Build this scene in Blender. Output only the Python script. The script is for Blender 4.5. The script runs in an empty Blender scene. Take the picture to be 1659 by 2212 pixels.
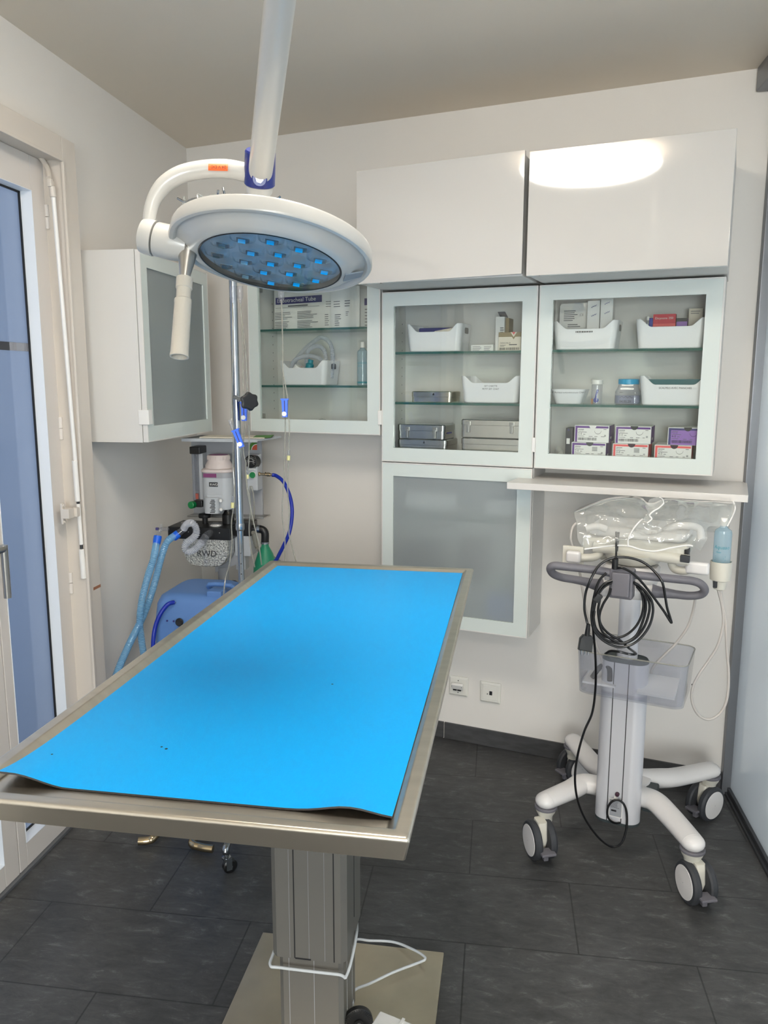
import bpy, bmesh, math, random
from mathutils import Vector, Matrix
random.seed(7)
PI = math.pi
S = bpy.context.scene
COL = S.collection
# ------------------------------------------------------------------ camera, world, light, exposure
cd = bpy.data.cameras.new('camera'); cam = bpy.data.objects.new('camera', cd); COL.objects.link(cam)
cd.sensor_fit = 'HORIZONTAL'; cd.sensor_width = 36.0; cd.lens = 37.18126; cd.clip_start = .02; cd.clip_end = 60
R_, U_, F_ = Vector((0.9879,0.1553,0.0014)), Vector((-0.0269,0.1619,0.9864)), Vector((-0.1530,0.9745,-0.1641))
cam.matrix_world = Matrix(((R_.x, U_.x, -F_.x, 0), (R_.y, U_.y, -F_.y, 0), (R_.z, U_.z, -F_.z, 1.51625), (0, 0, 0, 1)))
S.camera = cam
S.view_settings.view_transform = 'Standard'; S.view_settings.look = 'None'; S.view_settings.gamma = 1
S.view_settings.use_curve_mapping = False
S.view_settings.exposure = 0.22
S.cycles.transparent_max_bounces = 32
wd = bpy.data.worlds.new('overcast_sky'); S.world = wd; wd.use_nodes = True
wd.node_tree.nodes['Background'].inputs[0].default_value = (.84, .92, 1, 1)
wd.node_tree.nodes['Background'].inputs[1].default_value = .4
CEIL_LAMP = 17.0          # emission of the round ceiling lamp's diffuser
FILL_LAMP = 26.0          # emission of an added fill lamp, unseen behind the camera
def daylight(name, loc, aim, sx, sy, watts, rgb):
    d = bpy.data.lights.new(name, 'AREA'); d.shape = 'RECTANGLE'; d.size = sx; d.size_y = sy; d.energy = watts; d.color = rgb
    o = bpy.data.objects.new(name, d); COL.objects.link(o); o.location = loc
    o.rotation_euler = (Vector(aim) - Vector(loc)).to_track_quat('-Z', 'Y').to_euler()
    return o
daylight('daylight_at_terrace_door', (-2.6, 2.3, 1.4), (-1.4, 2.2, 1.2), 3.6, 2.6, 420, (.95, .98, 1))
daylight('added_window_fill', (.3, -3.0, 1.5), (.3, 2.6, .3), 1.5, 1.7, 160, (.97, .98, 1))  # unseen source added to brighten the lower walls
daylight('added_next_room_fill', (2.3, 1.2, 1.4), (.8, 1.6, 1.0), 2.2, 1.8, 170, (.99, .99, 1))  # added light beyond the partition, brightens it and the wall beside it

# ------------------------------------------------------------------ materials
def lin(c): c /= 255; return c / 12.92 if c <= .04045 else ((c + .055) / 1.055) ** 2.4
def L(r, g, b): return (lin(r), lin(g), lin(b), 1)
MATS = {}
def M(name, rgb, rough=.5, metal=0, spec=.5, coat=0, bump=None, var=None, stretch=None, emit=0, alpha=1, sss=0):
    m = bpy.data.materials.new(name); m.use_nodes = True; nt = m.node_tree; b = nt.nodes['Principled BSDF']
    c = L(*rgb); b.inputs['Base Color'].default_value = c; b.inputs['Roughness'].default_value = rough
    b.inputs['Metallic'].default_value = metal; b.inputs['Specular IOR Level'].default_value = spec
    b.inputs['Coat Weight'].default_value = coat; b.inputs['Coat Roughness'].default_value = .03
    b.inputs['Alpha'].default_value = alpha
    if emit: b.inputs['Emission Color'].default_value = c; b.inputs['Emission Strength'].default_value = emit
    if bump or var:
        tc = nt.nodes.new('ShaderNodeTexCoord'); mp = nt.nodes.new('ShaderNodeMapping'); nt.links.new(tc.outputs['Object'], mp.inputs[0])
        if stretch: mp.inputs['Scale'].default_value = stretch
    if bump:
        n = nt.nodes.new('ShaderNodeTexNoise'); n.inputs['Scale'].default_value = bump[0]; n.inputs['Detail'].default_value = 4
        bp = nt.nodes.new('ShaderNodeBump'); bp.inputs['Strength'].default_value = bump[1]; bp.inputs['Distance'].default_value = .002
        nt.links.new(mp.outputs[0], n.inputs['Vector']); nt.links.new(n.outputs[0], bp.inputs['Height']); nt.links.new(bp.outputs[0], b.inputs['Normal'])
    if var:
        n = nt.nodes.new('ShaderNodeTexNoise'); n.inputs['Scale'].default_value = var[0]; n.inputs['Detail'].default_value = 5
        r = nt.nodes.new('ShaderNodeValToRGB'); k = var[1]
        r.color_ramp.elements[0].position = .3; r.color_ramp.elements[1].position = .7
        r.color_ramp.elements[0].color = (c[0] * (1 - k), c[1] * (1 - k), c[2] * (1 - k), 1); r.color_ramp.elements[1].color = (min(1, c[0] * (1 + k)), min(1, c[1] * (1 + k)), min(1, c[2] * (1 + k)), 1)
        nt.links.new(mp.outputs[0], n.inputs['Vector']); nt.links.new(n.outputs[0], r.inputs[0]); nt.links.new(r.outputs[0], b.inputs['Base Color'])
    MATS[name] = m; return m
def clear(name, tint, gloss_rough=.02, refl=1.0, dif=0, difc=(200, 200, 200), translucent=0, blur=0):
    """thin clear sheet: tinted see-through plus a Fresnel reflection, with an optional milky share"""
    m = bpy.data.materials.new(name); m.use_nodes = True; nt = m.node_tree; N = nt.nodes.new; K = nt.links.new
    out = nt.nodes['Material Output']; nt.nodes.remove(nt.nodes['Principled BSDF'])
    t = N('ShaderNodeBsdfTransparent'); t.inputs[0].default_value = L(*tint)
    g = N('ShaderNodeBsdfGlossy'); g.inputs['Roughness'].default_value = gloss_rough
    f = N('ShaderNodeFresnel'); ge = N('ShaderNodeNewGeometry'); ma = N('ShaderNodeMath'); ma.operation = 'MULTIPLY_ADD'
    ma.inputs[1].default_value = 1 / 1.5 - 1.5; ma.inputs[2].default_value = 1.5; K(ge.outputs['Backfacing'], ma.inputs[0]); K(ma.outputs[0], f.inputs[0])      # same reflection on both sides of the sheet
    mu = N('ShaderNodeMath'); mu.operation = 'MULTIPLY'; mu.inputs[1].default_value = refl; K(f.outputs[0], mu.inputs[0])
    base = t.outputs[0]
    if blur:      # frosted: most of what shines through is scattered
        rf = N('ShaderNodeBsdfRefraction'); rf.inputs['Color'].default_value = L(*tint); rf.inputs['Roughness'].default_value = .42; rf.inputs['IOR'].default_value = 1.25
        mb_ = N('ShaderNodeMixShader'); mb_.inputs[0].default_value = blur; K(base, mb_.inputs[1]); K(rf.outputs[0], mb_.inputs[2]); base = mb_.outputs[0]
    if dif:
        d = N('ShaderNodeBsdfDiffuse'); d.inputs[0].default_value = L(*difc); mx = N('ShaderNodeMixShader'); mx.inputs[0].default_value = dif
        src = d.outputs[0]
        if translucent:
            tr = N('ShaderNodeBsdfTranslucent'); tr.inputs[0].default_value = L(*difc); m2 = N('ShaderNodeMixShader'); m2.inputs[0].default_value = translucent
            K(d.outputs[0], m2.inputs[1]); K(tr.outputs[0], m2.inputs[2]); src = m2.outputs[0]
        K(base, mx.inputs[1]); K(src, mx.inputs[2]); base = mx.outputs[0]
    m3 = N('ShaderNodeMixShader'); K(mu.outputs[0], m3.inputs[0]); K(base, m3.inputs[1]); K(g.outputs[0], m3.inputs[2]); K(m3.outputs[0], out.inputs[0])
    MATS[name] = m; return m
M('wall_paint', (223, 219, 213), .75, bump=(260, .12))
M('ceiling_paint', (222, 211, 195), .85, bump=(200, .1))
M('cabinet_white', (210, 208, 204), .4)
M('gloss_white', (192, 190, 186), .06, coat=.6)
M('frame_beige', (206, 198, 188), .42, bump=(60, .05))
M('door_leaf', (212, 206, 200), .4)
M('reveal_lit_white', (226, 230, 234), .4)
M('gasket', (12, 13, 15), .6)
M('frost_border', (208, 216, 212), .1, spec=.6)
M('edge_green', (42, 88, 80), .12)
M('worktop_white', (214, 210, 205), .35)
M('plastic_white', (228, 226, 222), .3)
M('bin_white', (226, 226, 228), .35)
M('lamp_white', (178, 177, 173), .28, coat=.3)
M('lamp_grip', (186, 180, 168), .55, bump=(300, .2))
M('lamp_shaded_grey', (120, 130, 140), .3)  # shade and blue bounce from the mat put into the bracket's colour
M('steel', (214, 207, 194), .3, metal=1, var=(3, .06), bump=(120, .06), stretch=(1, 14, 1))
M('steel_apron', (150, 142, 130), .38, metal=1, var=(6, .08))
M('steel_plate', (214, 202, 180), .36, metal=1, var=(7, .1), bump=(40, .03))
M('chrome', (160, 165, 170), .22, metal=1)
M('satin_metal', (175, 172, 166), .3, metal=1)
M('brass_tube', (190, 172, 140), .2, metal=1)
M('tin_steel', (190, 188, 184), .2, metal=1, var=(20, .05))
M('tin_bright', (226, 218, 200), .12, metal=1)
M('alu_grey', (108, 106, 101), .45, metal=.2)
M('alu_light', (206, 206, 210), .36, metal=.25)
M('cart_white', (218, 215, 213), .3)
M('cart_cream', (208, 204, 192), .32)
M('cart_grey', (104, 102, 108), .5, bump=(400, .15))
M('slate', (56, 64, 66), .45)
M('rubber_dark', (42, 44, 48), .55)
M('rubber_tread', (52, 54, 58), .6)
M('black_plastic', (16, 16, 17), .35)
M('black_cord', (10, 10, 12), .3)
M('white_cord', (196, 200, 202), .4)
M('grey_cord', (188, 182, 176), .45)
M('blue_collar', (18, 34, 108), .3)
M('blue_clip', (20, 96, 226), .35)
M('blue_hose', (6, 38, 150), .35)
M('blue_cuff', (24, 100, 222), .35)
M('blue_case', (84, 122, 178), .45)
M('mat_blue', (0, 166, 243), .36, spec=.2, bump=(380, .12))
M('mat_back', (60, 58, 58), .7)
M('orange', (236, 92, 24), .5)
M('ink', (22, 22, 26), .6)
M('ink_grey', (92, 92, 96), .6)
M('ink_blue', (48, 56, 140), .6)
M('paper', (224, 223, 220), .7)
M('paper_warm', (214, 206, 190), .7)
M('card_brown', (138, 122, 88), .6)
M('purple', (92, 44, 128), .5)
M('violet', (140, 100, 176), .5)
M('coral', (226, 92, 92), .5)
M('red', (190, 18, 48), .45)
M('plum_dark', (52, 16, 36), .6)
M('navy', (44, 40, 104), .5)
M('teal_cap', (18, 124, 138), .4)
M('cyan_cap', (0, 150, 196), .4)
M('teal_cloth', (58, 100, 104), .8)
M('green_knob', (0, 116, 60), .4)
M('green_bag', (28, 130, 96), .4)
M('red_print', (196, 80, 50), .6)
M('green_print', (70, 124, 40), .6)
M('machine_grey', (150, 152, 156), .45)
M('machine_light', (176, 180, 184), .45)
M('vaporizer_cream', (200, 188, 184), .45)
M('purple_label', (122, 60, 104), .5)
M('yellow_tip', (206, 200, 140), .5)
M('socket_white', (222, 220, 212), .35)
M('tape_brown', (150, 100, 72), .7)
M('amber', (170, 110, 40), .4)
M('rail_grey', (118, 120, 124), .35, metal=.5)
M('rail_dark', (66, 68, 72), .4, metal=.4)
M('fleck_silver', (196, 194, 186), .28, metal=.8, bump=(170, 1.0), var=(170, .6))
M('lamp_diffuser', (255, 246, 233), .5, emit=CEIL_LAMP)
M('fill_lamp_diffuser', (255, 247, 237), .5, emit=FILL_LAMP)
M('lens_back', (192, 206, 216), .4, metal=.3)
M('led_chip', (190, 232, 250), .15, metal=1)
clear('glass', (250, 252, 251))
clear('glass_shelf_top', (238, 248, 244), refl=.7)
clear('frosted_cabinet', (240, 244, 245), .2, .8, dif=.36, difc=(232, 238, 239), translucent=.4, blur=.6)
clear('frosted_window', (205, 212, 222), .2, .7, dif=.8, difc=(96, 106, 122), translucent=.5)
clear('window_strip', (140, 142, 146), .05, .9)
clear('film', (250, 251, 249), .1, 2.0, dif=.28, difc=(232, 233, 229), translucent=.3)
clear('clear_plastic', (246, 247, 250), .06, 1.2, dif=.1, difc=(214, 215, 222), translucent=.4)
clear('clear_tube', (240, 240, 236), .1, 1.2, dif=.42, difc=(196, 194, 184), translucent=.4)
clear('cloudy_tube', (250, 251, 253), .12, 1.0, dif=.5, difc=(226, 229, 236), translucent=.3)
clear('hose_blue', (222, 240, 250), .15, .9, dif=.6, difc=(150, 206, 242), translucent=.3)
clear('lens_cover', (246, 250, 252), .06, 1.0)
clear('liquid', (226, 240, 246), .1, 1.0, dif=.4, difc=(206, 228, 238), translucent=.4)
clear('jar_liquid', (226, 228, 240), .1, 1.0, dif=.5, difc=(186, 190, 216), translucent=.4)
clear('partition_glass', (190, 198, 202), .07, 1.0, dif=.88, difc=(222, 227, 230), translucent=.35)
def floor_material():
    m = bpy.data.materials.new('slate_tiles'); m.use_nodes = True; nt = m.node_tree; N = nt.nodes.new; K = nt.links.new; b = nt.nodes['Principled BSDF']
    tc = N('ShaderNodeTexCoord'); mp = N('ShaderNodeMapping'); mp.vector_type = 'TEXTURE'
    mp.inputs['Location'].default_value = (-0.08072, 1.95407, 0); mp.inputs['Rotation'].default_value = (0, 0, 0.01303)
    K(tc.outputs['Object'], mp.inputs[0])
    br = N('ShaderNodeTexBrick'); br.offset = .5; br.offset_frequency = 2; br.squash = 1
    br.inputs['Scale'].default_value = 1; br.inputs['Brick Width'].default_value = 0.60537; br.inputs['Row Height'].default_value = 0.30963
    br.inputs['Mortar Size'].default_value = .0022; br.inputs['Mortar Smooth'].default_value = .1; br.inputs['Bias'].default_value = 0
    br.inputs['Color1'].default_value = (.94, .94, .94, 1); br.inputs['Color2'].default_value = (1.06, 1.06, 1.06, 1); br.inputs['Mortar'].default_value = (.45, .45, .45, 1)
    K(mp.outputs[0], br.inputs['Vector'])
    st = N('ShaderNodeMapping'); st.inputs['Scale'].default_value = (13, 34, 1); K(mp.outputs[0], st.inputs[0])
    n1 = N('ShaderNodeTexNoise'); n1.inputs['Scale'].default_value = 1; n1.inputs['Detail'].default_value = 10; n1.inputs['Roughness'].default_value = .8; n1.inputs['Distortion'].default_value = .5; K(st.outputs[0], n1.inputs['Vector'])
    r1 = N('ShaderNodeValToRGB'); e = r1.color_ramp.elements; e[0].position = .34; e[1].position = .76
    e[0].color = L(58, 58, 58); e[1].color = L(128, 128, 127); x = e.new(.56); x.color = L(76, 76, 76); K(n1.outputs[0], r1.inputs[0])
    n2 = N('ShaderNodeTexNoise'); n2.inputs['Scale'].default_value = 4.5; n2.inputs['Detail'].default_value = 3; K(mp.outputs[0], n2.inputs['Vector'])
    r2 = N('ShaderNodeValToRGB'); e = r2.color_ramp.elements; e[0].position = .35; e[1].position = .65; e[0].color = (.8, .8, .8, 1); e[1].color = (1.15, 1.15, 1.15, 1); K(n2.outputs[0], r2.inputs[0])
    def mul(a, c):
        q = N('ShaderNodeMix'); q.data_type = 'RGBA'; q.blend_type = 'MULTIPLY'; q.inputs[0].default_value = 1; K(a, q.inputs[6]); K(c, q.inputs[7]); return q.outputs[2]
    K(mul(mul(r1.outputs[0], r2.outputs[0]), br.outputs['Color']), b.inputs['Base Color'])
    b.inputs['Roughness'].default_value = .42; b.inputs['Specular IOR Level'].default_value = .45
    bp = N('ShaderNodeBump'); bp.inputs['Strength'].default_value = .25; bp.inputs['Distance'].default_value = .0015
    ad = N('ShaderNodeMath'); ad.operation = 'SUBTRACT'; K(n1.outputs[0], ad.inputs[0]); K(br.outputs['Fac'], ad.inputs[1]); K(ad.outputs[0], bp.inputs['Height']); K(bp.outputs[0], b.inputs['Normal'])
    MATS['slate_tiles'] = m
floor_material()
M('skirting_tile', (66, 66, 67), .5, var=(14, .25), stretch=(1, 1, 4))

# ------------------------------------------------------------------ mesh helpers
def V(*a): return Vector(a[0] if len(a) == 1 else a)
def smooth_path(pts, n, closed=False):
    pts = [Vector(q) for q in pts]; out = []; k = len(pts)
    if n <= 1 or k < 3: return pts
    for i in range(k if closed else k - 1):
        g = lambda j: pts[j % k] if closed else pts[max(0, min(k - 1, j))]
        a, b, c, d = g(i - 1), g(i), g(i + 1), g(i + 2)
        for s in range(n):
            t = s / n
            out.append(.5 * ((2 * b) + (c - a) * t + (2 * a - 5 * b + 4 * c - d) * t * t + (3 * b - a - 3 * c + d) * t ** 3))
    if not closed: out.append(pts[-1])
    return out
def rrect(w, h, r, n=4, cx=0, cy=0):
    out = []; r = min(r, w / 2 - 1e-5, h / 2 - 1e-5)
    for (sx, sy, a0) in ((1, 1, 0), (-1, 1, PI / 2), (-1, -1, PI), (1, -1, 1.5 * PI)):
        for i in range(n + 1):
            a = a0 + PI / 2 * i / n
            out.append((cx + sx * (w / 2 - r) + r * math.cos(a), cy + sy * (h / 2 - r) + r * math.sin(a)))
    return out
_FONT = {}
class MB:
    def __init__(s, F=None): s.v = []; s.f = []; s.m = []; s.mi = 0; s.F = F or (lambda p: p)
    def use(s, i): s.mi = i; return s
    def add(s, vs, fs):
        k = len(s.v); s.v += [Vector(s.F(Vector(q))) for q in vs]; s.f += [[k + j for j in f] for f in fs]; s.m += [s.mi] * len(fs); return s
    def box(s, x0, x1, y0, y1, z0, z1, bev=0, seg=2):
        x0, x1 = min(x0, x1), max(x0, x1); y0, y1 = min(y0, y1), max(y0, y1); z0, z1 = min(z0, z1), max(z0, z1)
        bm = bmesh.new(); bmesh.ops.create_cube(bm, size=1)
        for q in bm.verts: q.co = V(x0 + (q.co.x + .5) * (x1 - x0), y0 + (q.co.y + .5) * (y1 - y0), z0 + (q.co.z + .5) * (z1 - z0))
        if bev: bmesh.ops.bevel(bm, geom=bm.edges[:], offset=bev, segments=seg, affect='EDGES', profile=.5)
        bm.verts.index_update(); s.add([q.co.copy() for q in bm.verts], [[q.index for q in f.verts] for f in bm.faces]); bm.free(); return s
    def obox(s, c, ax, ay, az, hx, hy, hz, bev=0, seg=2):
        F0 = s.F; c, ax, ay, az = V(c), V(ax), V(ay), V(az); s.F = lambda q: F0(c + ax * q.x + ay * q.y + az * q.z); s.box(-hx, hx, -hy, hy, -hz, hz, bev, seg); s.F = F0; return s
    def loops(s, rings, caps=(1, 1), closed=True):
        n = len(rings[0]); vs = [q for r in rings for q in r]; fs = []
        for i in range(len(rings) - 1):
            for j in range(n if closed else n - 1):
                k = (j + 1) % n; fs.append([i * n + j, i * n + k, (i + 1) * n + k, (i + 1) * n + j])
        if caps[0]: fs.append(list(range(n))[::-1])
        if caps[1]: fs.append([(len(rings) - 1) * n + j for j in range(n)])
        return s.add(vs, fs)
    def tube(s, path, r, seg=10, n=6, closed=False, caps=(1, 1), flat=1.0, corr=None):
        P = smooth_path(path, n, closed); k = len(P)
        if corr:      # resample evenly so the ribs are regular
            pitch, amp = corr; d = [0]
            for i in range(1, k): d.append(d[-1] + (P[i] - P[i - 1]).length)
            m = max(4, int(d[-1] / pitch * 4)); Q = []; j = 0
            for i in range(m + 1):
                t = d[-1] * i / m
                while j < k - 2 and d[j + 1] < t: j += 1
                u = (t - d[j]) / max(1e-9, d[j + 1] - d[j]); Q.append(P[j].lerp(P[j + 1], min(1, u)))
            P = Q; k = len(P)
        T = [(P[(i + 1) % k] - P[i - 1] if closed else P[min(k - 1, i + 1)] - P[max(0, i - 1)]).normalized() for i in range(k)]
        up = Vector((0, 0, 1)) if abs(T[0].z) < .9 else Vector((0, 1, 0))
        N0 = (up - T[0] * up.dot(T[0])).normalized(); rings = []
        for i in range(k):
            N0 = (N0 - T[i] * N0.dot(T[i])).normalized(); B = T[i].cross(N0)
            if isinstance(r, (list, tuple)):
                u = i / max(1, k - 1) * (len(r) - 1); a = int(min(u, len(r) - 2)); rr = r[a] + (r[a + 1] - r[a]) * (u - a)
            else: rr = r
            if corr: rr += corr[1] * (1, 0, -1, 0)[i % 4]
            rings.append([P[i] + (N0 * math.cos(2 * PI * j / seg) * flat + B * math.sin(2 * PI * j / seg)) * rr for j in range(seg)])
        if closed: rings.append(rings[0]); caps = (0, 0)
        return s.loops(rings, caps)
    def lathe(s, prof, o, axis, seg=32, caps=(1, 1)):
        o, a = V(o), V(axis).normalized(); e = a.orthogonal().normalized(); g = a.cross(e)
        return s.loops([[o + a * h + (e * math.cos(2 * PI * j / seg) + g * math.sin(2 * PI * j / seg)) * max(r, 1e-5) for j in range(seg)] for r, h in prof], caps)
    def cyl(s, a, b, r, r2=None, seg=24, bev=0):
        a, b = V(a), V(b); l = (b - a).length; r2 = r if r2 is None else r2
        pr = [(r, 0), (r2, l)] if not bev else [(r - bev, 0), (r, bev), (r2, l - bev), (r2 - bev, l)]
        return s.lathe(pr, a, b - a, seg)
    def prism(s, poly, o, xd, yd, zd, d, bev=0):
        o, xd, yd, zd = V(o), V(xd), V(yd), V(zd)
        if bev:
            c = Vector((sum(q[0] for q in poly) / len(poly), sum(q[1] for q in poly) / len(poly)))
            sh = [(q[0] + (c.x - q[0]) * bev / max(1e-6, (Vector(q) - c).length), q[1] + (c.y - q[1]) * bev / max(1e-6, (Vector(q) - c).length)) for q in poly]
            lv = [(sh, 0), (poly, bev), (poly, d - bev), (sh, d)]
        else: lv = [(poly, 0), (poly, d)]
        return s.loops([[o + xd * q[0] + yd * q[1] + zd * h for q in pl] for pl, h in lv])
    def quad(s, o, xd, yd, x0, x1, y0, y1):
        o, xd, yd = V(o), V(xd), V(yd); return s.add([o + xd * x0 + yd * y0, o + xd * x1 + yd * y0, o + xd * x1 + yd * y1, o + xd * x0 + yd * y1], [[0, 1, 2, 3]])
    def disc(s, o, xd, yd, r, seg=20, a0=0, a1=2 * PI):
        o, xd, yd = V(o), V(xd), V(yd); return s.add([o + xd * r * math.cos(a0 + (a1 - a0) * i / seg) + yd * r * math.sin(a0 + (a1 - a0) * i / seg) for i in range(seg + (0 if a1 - a0 > 6.2 else 1))] + ([] if a1 - a0 > 6.2 else [o]), [list(range(seg + (0 if a1 - a0 > 6.2 else 2)))])
    def ball(s, c, r, sz=1, seg=20):
        n = seg // 2; return s.lathe([(r * math.sin(PI * i / n), -r * sz * math.cos(PI * i / n)) for i in range(n + 1)], c, (0, 0, 1), seg)
    def text(s, body, o, xd, yd, size, align='LEFT'):
        key = (body, align)
        if key not in _FONT:
            c = bpy.data.curves.new('t', 'FONT'); c.body = body; c.align_x = align; c.resolution_u = 2; c.size = 1
            ob = bpy.data.objects.new('t', c); COL.objects.link(ob); dg = bpy.context.evaluated_depsgraph_get(); ev = ob.evaluated_get(dg); me = ev.to_mesh()
            _FONT[key] = ([q.co.copy() for q in me.vertices], [list(q.vertices) for q in me.polygons]); ev.to_mesh_clear(); bpy.data.objects.remove(ob); bpy.data.curves.remove(c)
        vs, fs = _FONT[key]; o, xd, yd = V(o), V(xd), V(yd)
        return s.add([o + (xd * q.x + yd * q.y) * size for q in vs], fs)
    def lines(s, o, xd, yd, w, h, rows, fill=.45, rnd=.35):
        for i in range(rows):
            y = h * (1 - (i + .5) / rows); t = h / rows * fill / 2; s.quad(o, xd, yd, 0, w * (1 - rnd * random.random()), y - t, y + t)
        return s
    def barcode(s, o, xd, yd, w, h):
        x = 0
        while x < w:
            b = random.choice((.0006, .001, .0015)); s.quad(o, xd, yd, x, min(w, x + b), 0, h); x += b + random.choice((.0006, .001, .0013))
        return s
def obj(name, mb, mats, parent=None, loc=None, sharp=32, label=None):
    me = bpy.data.meshes.new(name); mats = [mats] if isinstance(mats, str) else mats
    if parent is not None: o0 = parent['_o']
    elif loc is not None: o0 = loc
    else:
        xs = [q.x for q in mb.v]; ys = [q.y for q in mb.v]; o0 = ((min(xs) + max(xs)) / 2, (min(ys) + max(ys)) / 2, min(q.z for q in mb.v))
    o0 = Vector(o0)
    me.from_pydata([q - o0 for q in mb.v], [], mb.f)
    for q in mats: me.materials.append(MATS[q])
    me.polygons.foreach_set('material_index', mb.m)
    bm = bmesh.new(); bm.from_mesh(me); bmesh.ops.recalc_face_normals(bm, faces=bm.faces[:]); bm.to_mesh(me); bm.free()
    me.shade_smooth(); me.set_sharp_from_angle(angle=math.radians(sharp)); me.update()
    o = bpy.data.objects.new(name, me); COL.objects.link(o); o['_o'] = tuple(o0)
    wn = o.modifiers.new('weighted_normals', 'WEIGHTED_NORMAL'); wn.keep_sharp = True; wn.weight = 80
    if parent is not None: o.parent = parent
    else: o.location = o0
    if label: o['label'] = label
    return o
def thing(name, label, cat, loc, group=None):
    o = bpy.data.objects.new(name, None); COL.objects.link(o); o.location = loc; o['_o'] = tuple(loc); o.empty_display_size = .05
    o['label'] = label; o['category'] = cat
    if group: o['group'] = group
    return o
def tag(o, label, cat, group=None):
    o['label'] = label; o['category'] = cat
    if group: o['group'] = group
    return o
def struct(name, mb, mats, parent=None, **k):
    o = obj(name, mb, mats, parent, loc=(0, 0, 0) if parent is None else None, **k)
    if parent is None: o['kind'] = 'structure'
    return o
# wall frame: s along the cabinet wall, n out of it into the room, z up
WO, WS, WN = Vector((-0.4352,3.2567,0.0000)), Vector((0.9671,-0.2543,0.0000)), Vector((-0.2543,-0.9671,0.0000))
UP = Vector((0, 0, 1)); WA = -0.25708
def w(s, n, z): return WO + WS * s + WN * n + UP * z
def wf(q): return w(q.x, q.y, q.z)
CEIL = 2.51878
LX = -1.43434        # left wall
RX = .845               # glass partition

# ------------------------------------------------------------------ the room
struct('floor', MB().box(-1.7, 1.2, -2.6, 3.7, -.1, 0), 'slate_tiles')
struct('ceiling', MB().box(-1.7, 1.2, -2.6, 3.7, CEIL, CEIL + .1), 'ceiling_paint')
struct('wall_back', MB(wf).box(-1.3, 1.36, -.15, 0, 0, CEIL), 'wall_paint')
mb = MB()
D0, D1, DT = 1.1, 2.445, 2.19      # opening of the terrace door in the left wall
mb.box(LX - .2, LX, -2.6, D0, 0, CEIL).box(LX - .2, LX, D1, 3.7, 0, CEIL).box(LX - .2, LX, D0, D1, DT, CEIL)
struct('wall_left', mb, 'wall_paint')
X0, X1, Z0, Z1 = -.35, .82, .5, 2.15
struct('wall_front', MB().box(-1.7, X0, -2.6, -2.5, 0, CEIL).box(X1, 1.2, -2.6, -2.5, 0, CEIL).box(X0, X1, -2.6, -2.5, 0, Z0).box(X0, X1, -2.6, -2.5, Z1, CEIL), 'wall_paint')
mb = MB(); mb.box(X0, X0 + .05, -2.57, -2.52, Z0, Z1, .003).box(X1 - .05, X1, -2.57, -2.52, Z0, Z1, .003).box(X0 + .05, X1 - .05, -2.57, -2.52, Z0, Z0 + .05, .003).box(X0 + .05, X1 - .05, -2.57, -2.52, Z1 - .05, Z1, .003)
win = struct('added_window_1', mb, 'frame_beige'); obj('added_window_pane', MB().box(X0 + .05, X1 - .05, -2.55, -2.546, Z0 + .05, Z1 - .05), 'glass', win)  # window added out of view to let the extra fill in
struct('wall_right', MB().box(RX, RX + .012, -2.5, 2.905, .03, CEIL - .06), 'partition_glass')
mb = MB()
mb.box(.826, .852, -2.5, 2.915, 0, .012, .002).box(.834, .85, -2.5, 2.915, .012, .03, .002)
struct('trim_1', mb, 'rail_dark')
struct('trim_2', MB().box(.765, .87, -2.5, 2.93, CEIL - .075, CEIL, .004), 'rail_grey')
mb = MB().box(.815, .86, 2.895, 2.925, .0, CEIL - .07, .003); struct('trim_3', mb, 'rail_grey')
mb = MB(wf)
for a, b in ((-1.02, -.4), (-.396, .2), (.204, .81), (.814, 1.31)): mb.box(a, b, 0, .009, .003, .0745, .0015)
struct('baseboard_back', mb, 'skirting_tile')
# terrace door: casing, two glazed leaves
mb = MB()
cx0, cx1 = -1.455, -1.385
mb.box(cx0, cx1, 2.411, 2.488, 0, 2.255, .003).box(cx0, cx1, 1.1, 2.411, 2.186, 2.255, .003).box(cx0, cx1, 1.02, 1.1, 0, 2.255, .003)
mb.box(cx1 - .004, cx1 + .005, 2.4035, 2.4135, 0, 2.186, .002).box(cx1 - .004, cx1 + .005, 1.1, 2.41, 2.179, 2.189, .002)
struct('trim_4', mb, 'frame_beige')
def leaf(parent, y0, y1, z0, z1, p0, p1, q0, q1, name):
    m = MB(); fx, bx = -1.452, -1.515
    m.box(bx, fx, y0, p0, z0, z1, .003).box(bx, fx, p1, y1, z0, z1, .003).box(bx, fx, p0, p1, z0, q0, .003).box(bx, fx, p0, p1, q1, z1, .003)
    o = obj(name, m, 'door_leaf', parent)
    m = MB(); t = .0015        # beads lining the opening, daylight put into their brighter white
    m.box(-1.492, fx + .001, p0, p0 + t, q0, q1).box(-1.492, fx + .001, p1 - t, p1, q0, q1).box(-1.492, fx + .001, p0, p1, q0, q0 + t).box(-1.492, fx + .001, p0, p1, q1 - t, q1)
    obj('glazing_bead', m, 'reveal_lit_white', o)
    m = MB(); g = .007
    m.box(-1.494, -1.489, p0, p0 + g, q0, q1).box(-1.494, -1.489, p1 - g, p1, q0, q1).box(-1.494, -1.489, p0, p1, q0, q0 + g).box(-1.494, -1.489, p0, p1, q1 - g, q1)
    obj('gasket', m, 'gasket', o)
    m = MB(); c0, c1 = 1.603, 1.628
    m.box(-1.4985, -1.4945, p0, p1, q0, c0).box(-1.4985, -1.4945, p0, p1, c1, q1); m.use(1).box(-1.4985, -1.4945, p0, p1, c0, c1)
    obj('frosted_pane', m, ['frosted_window', 'window_strip'], o, label='frosted pane with a narrow clear stripe')
    return o
door = thing('door_1', 'white terrace door with frosted glass leaves in the left wall', 'door', (LX, 1.8, 0)); door['kind'] = 'structure'
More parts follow.
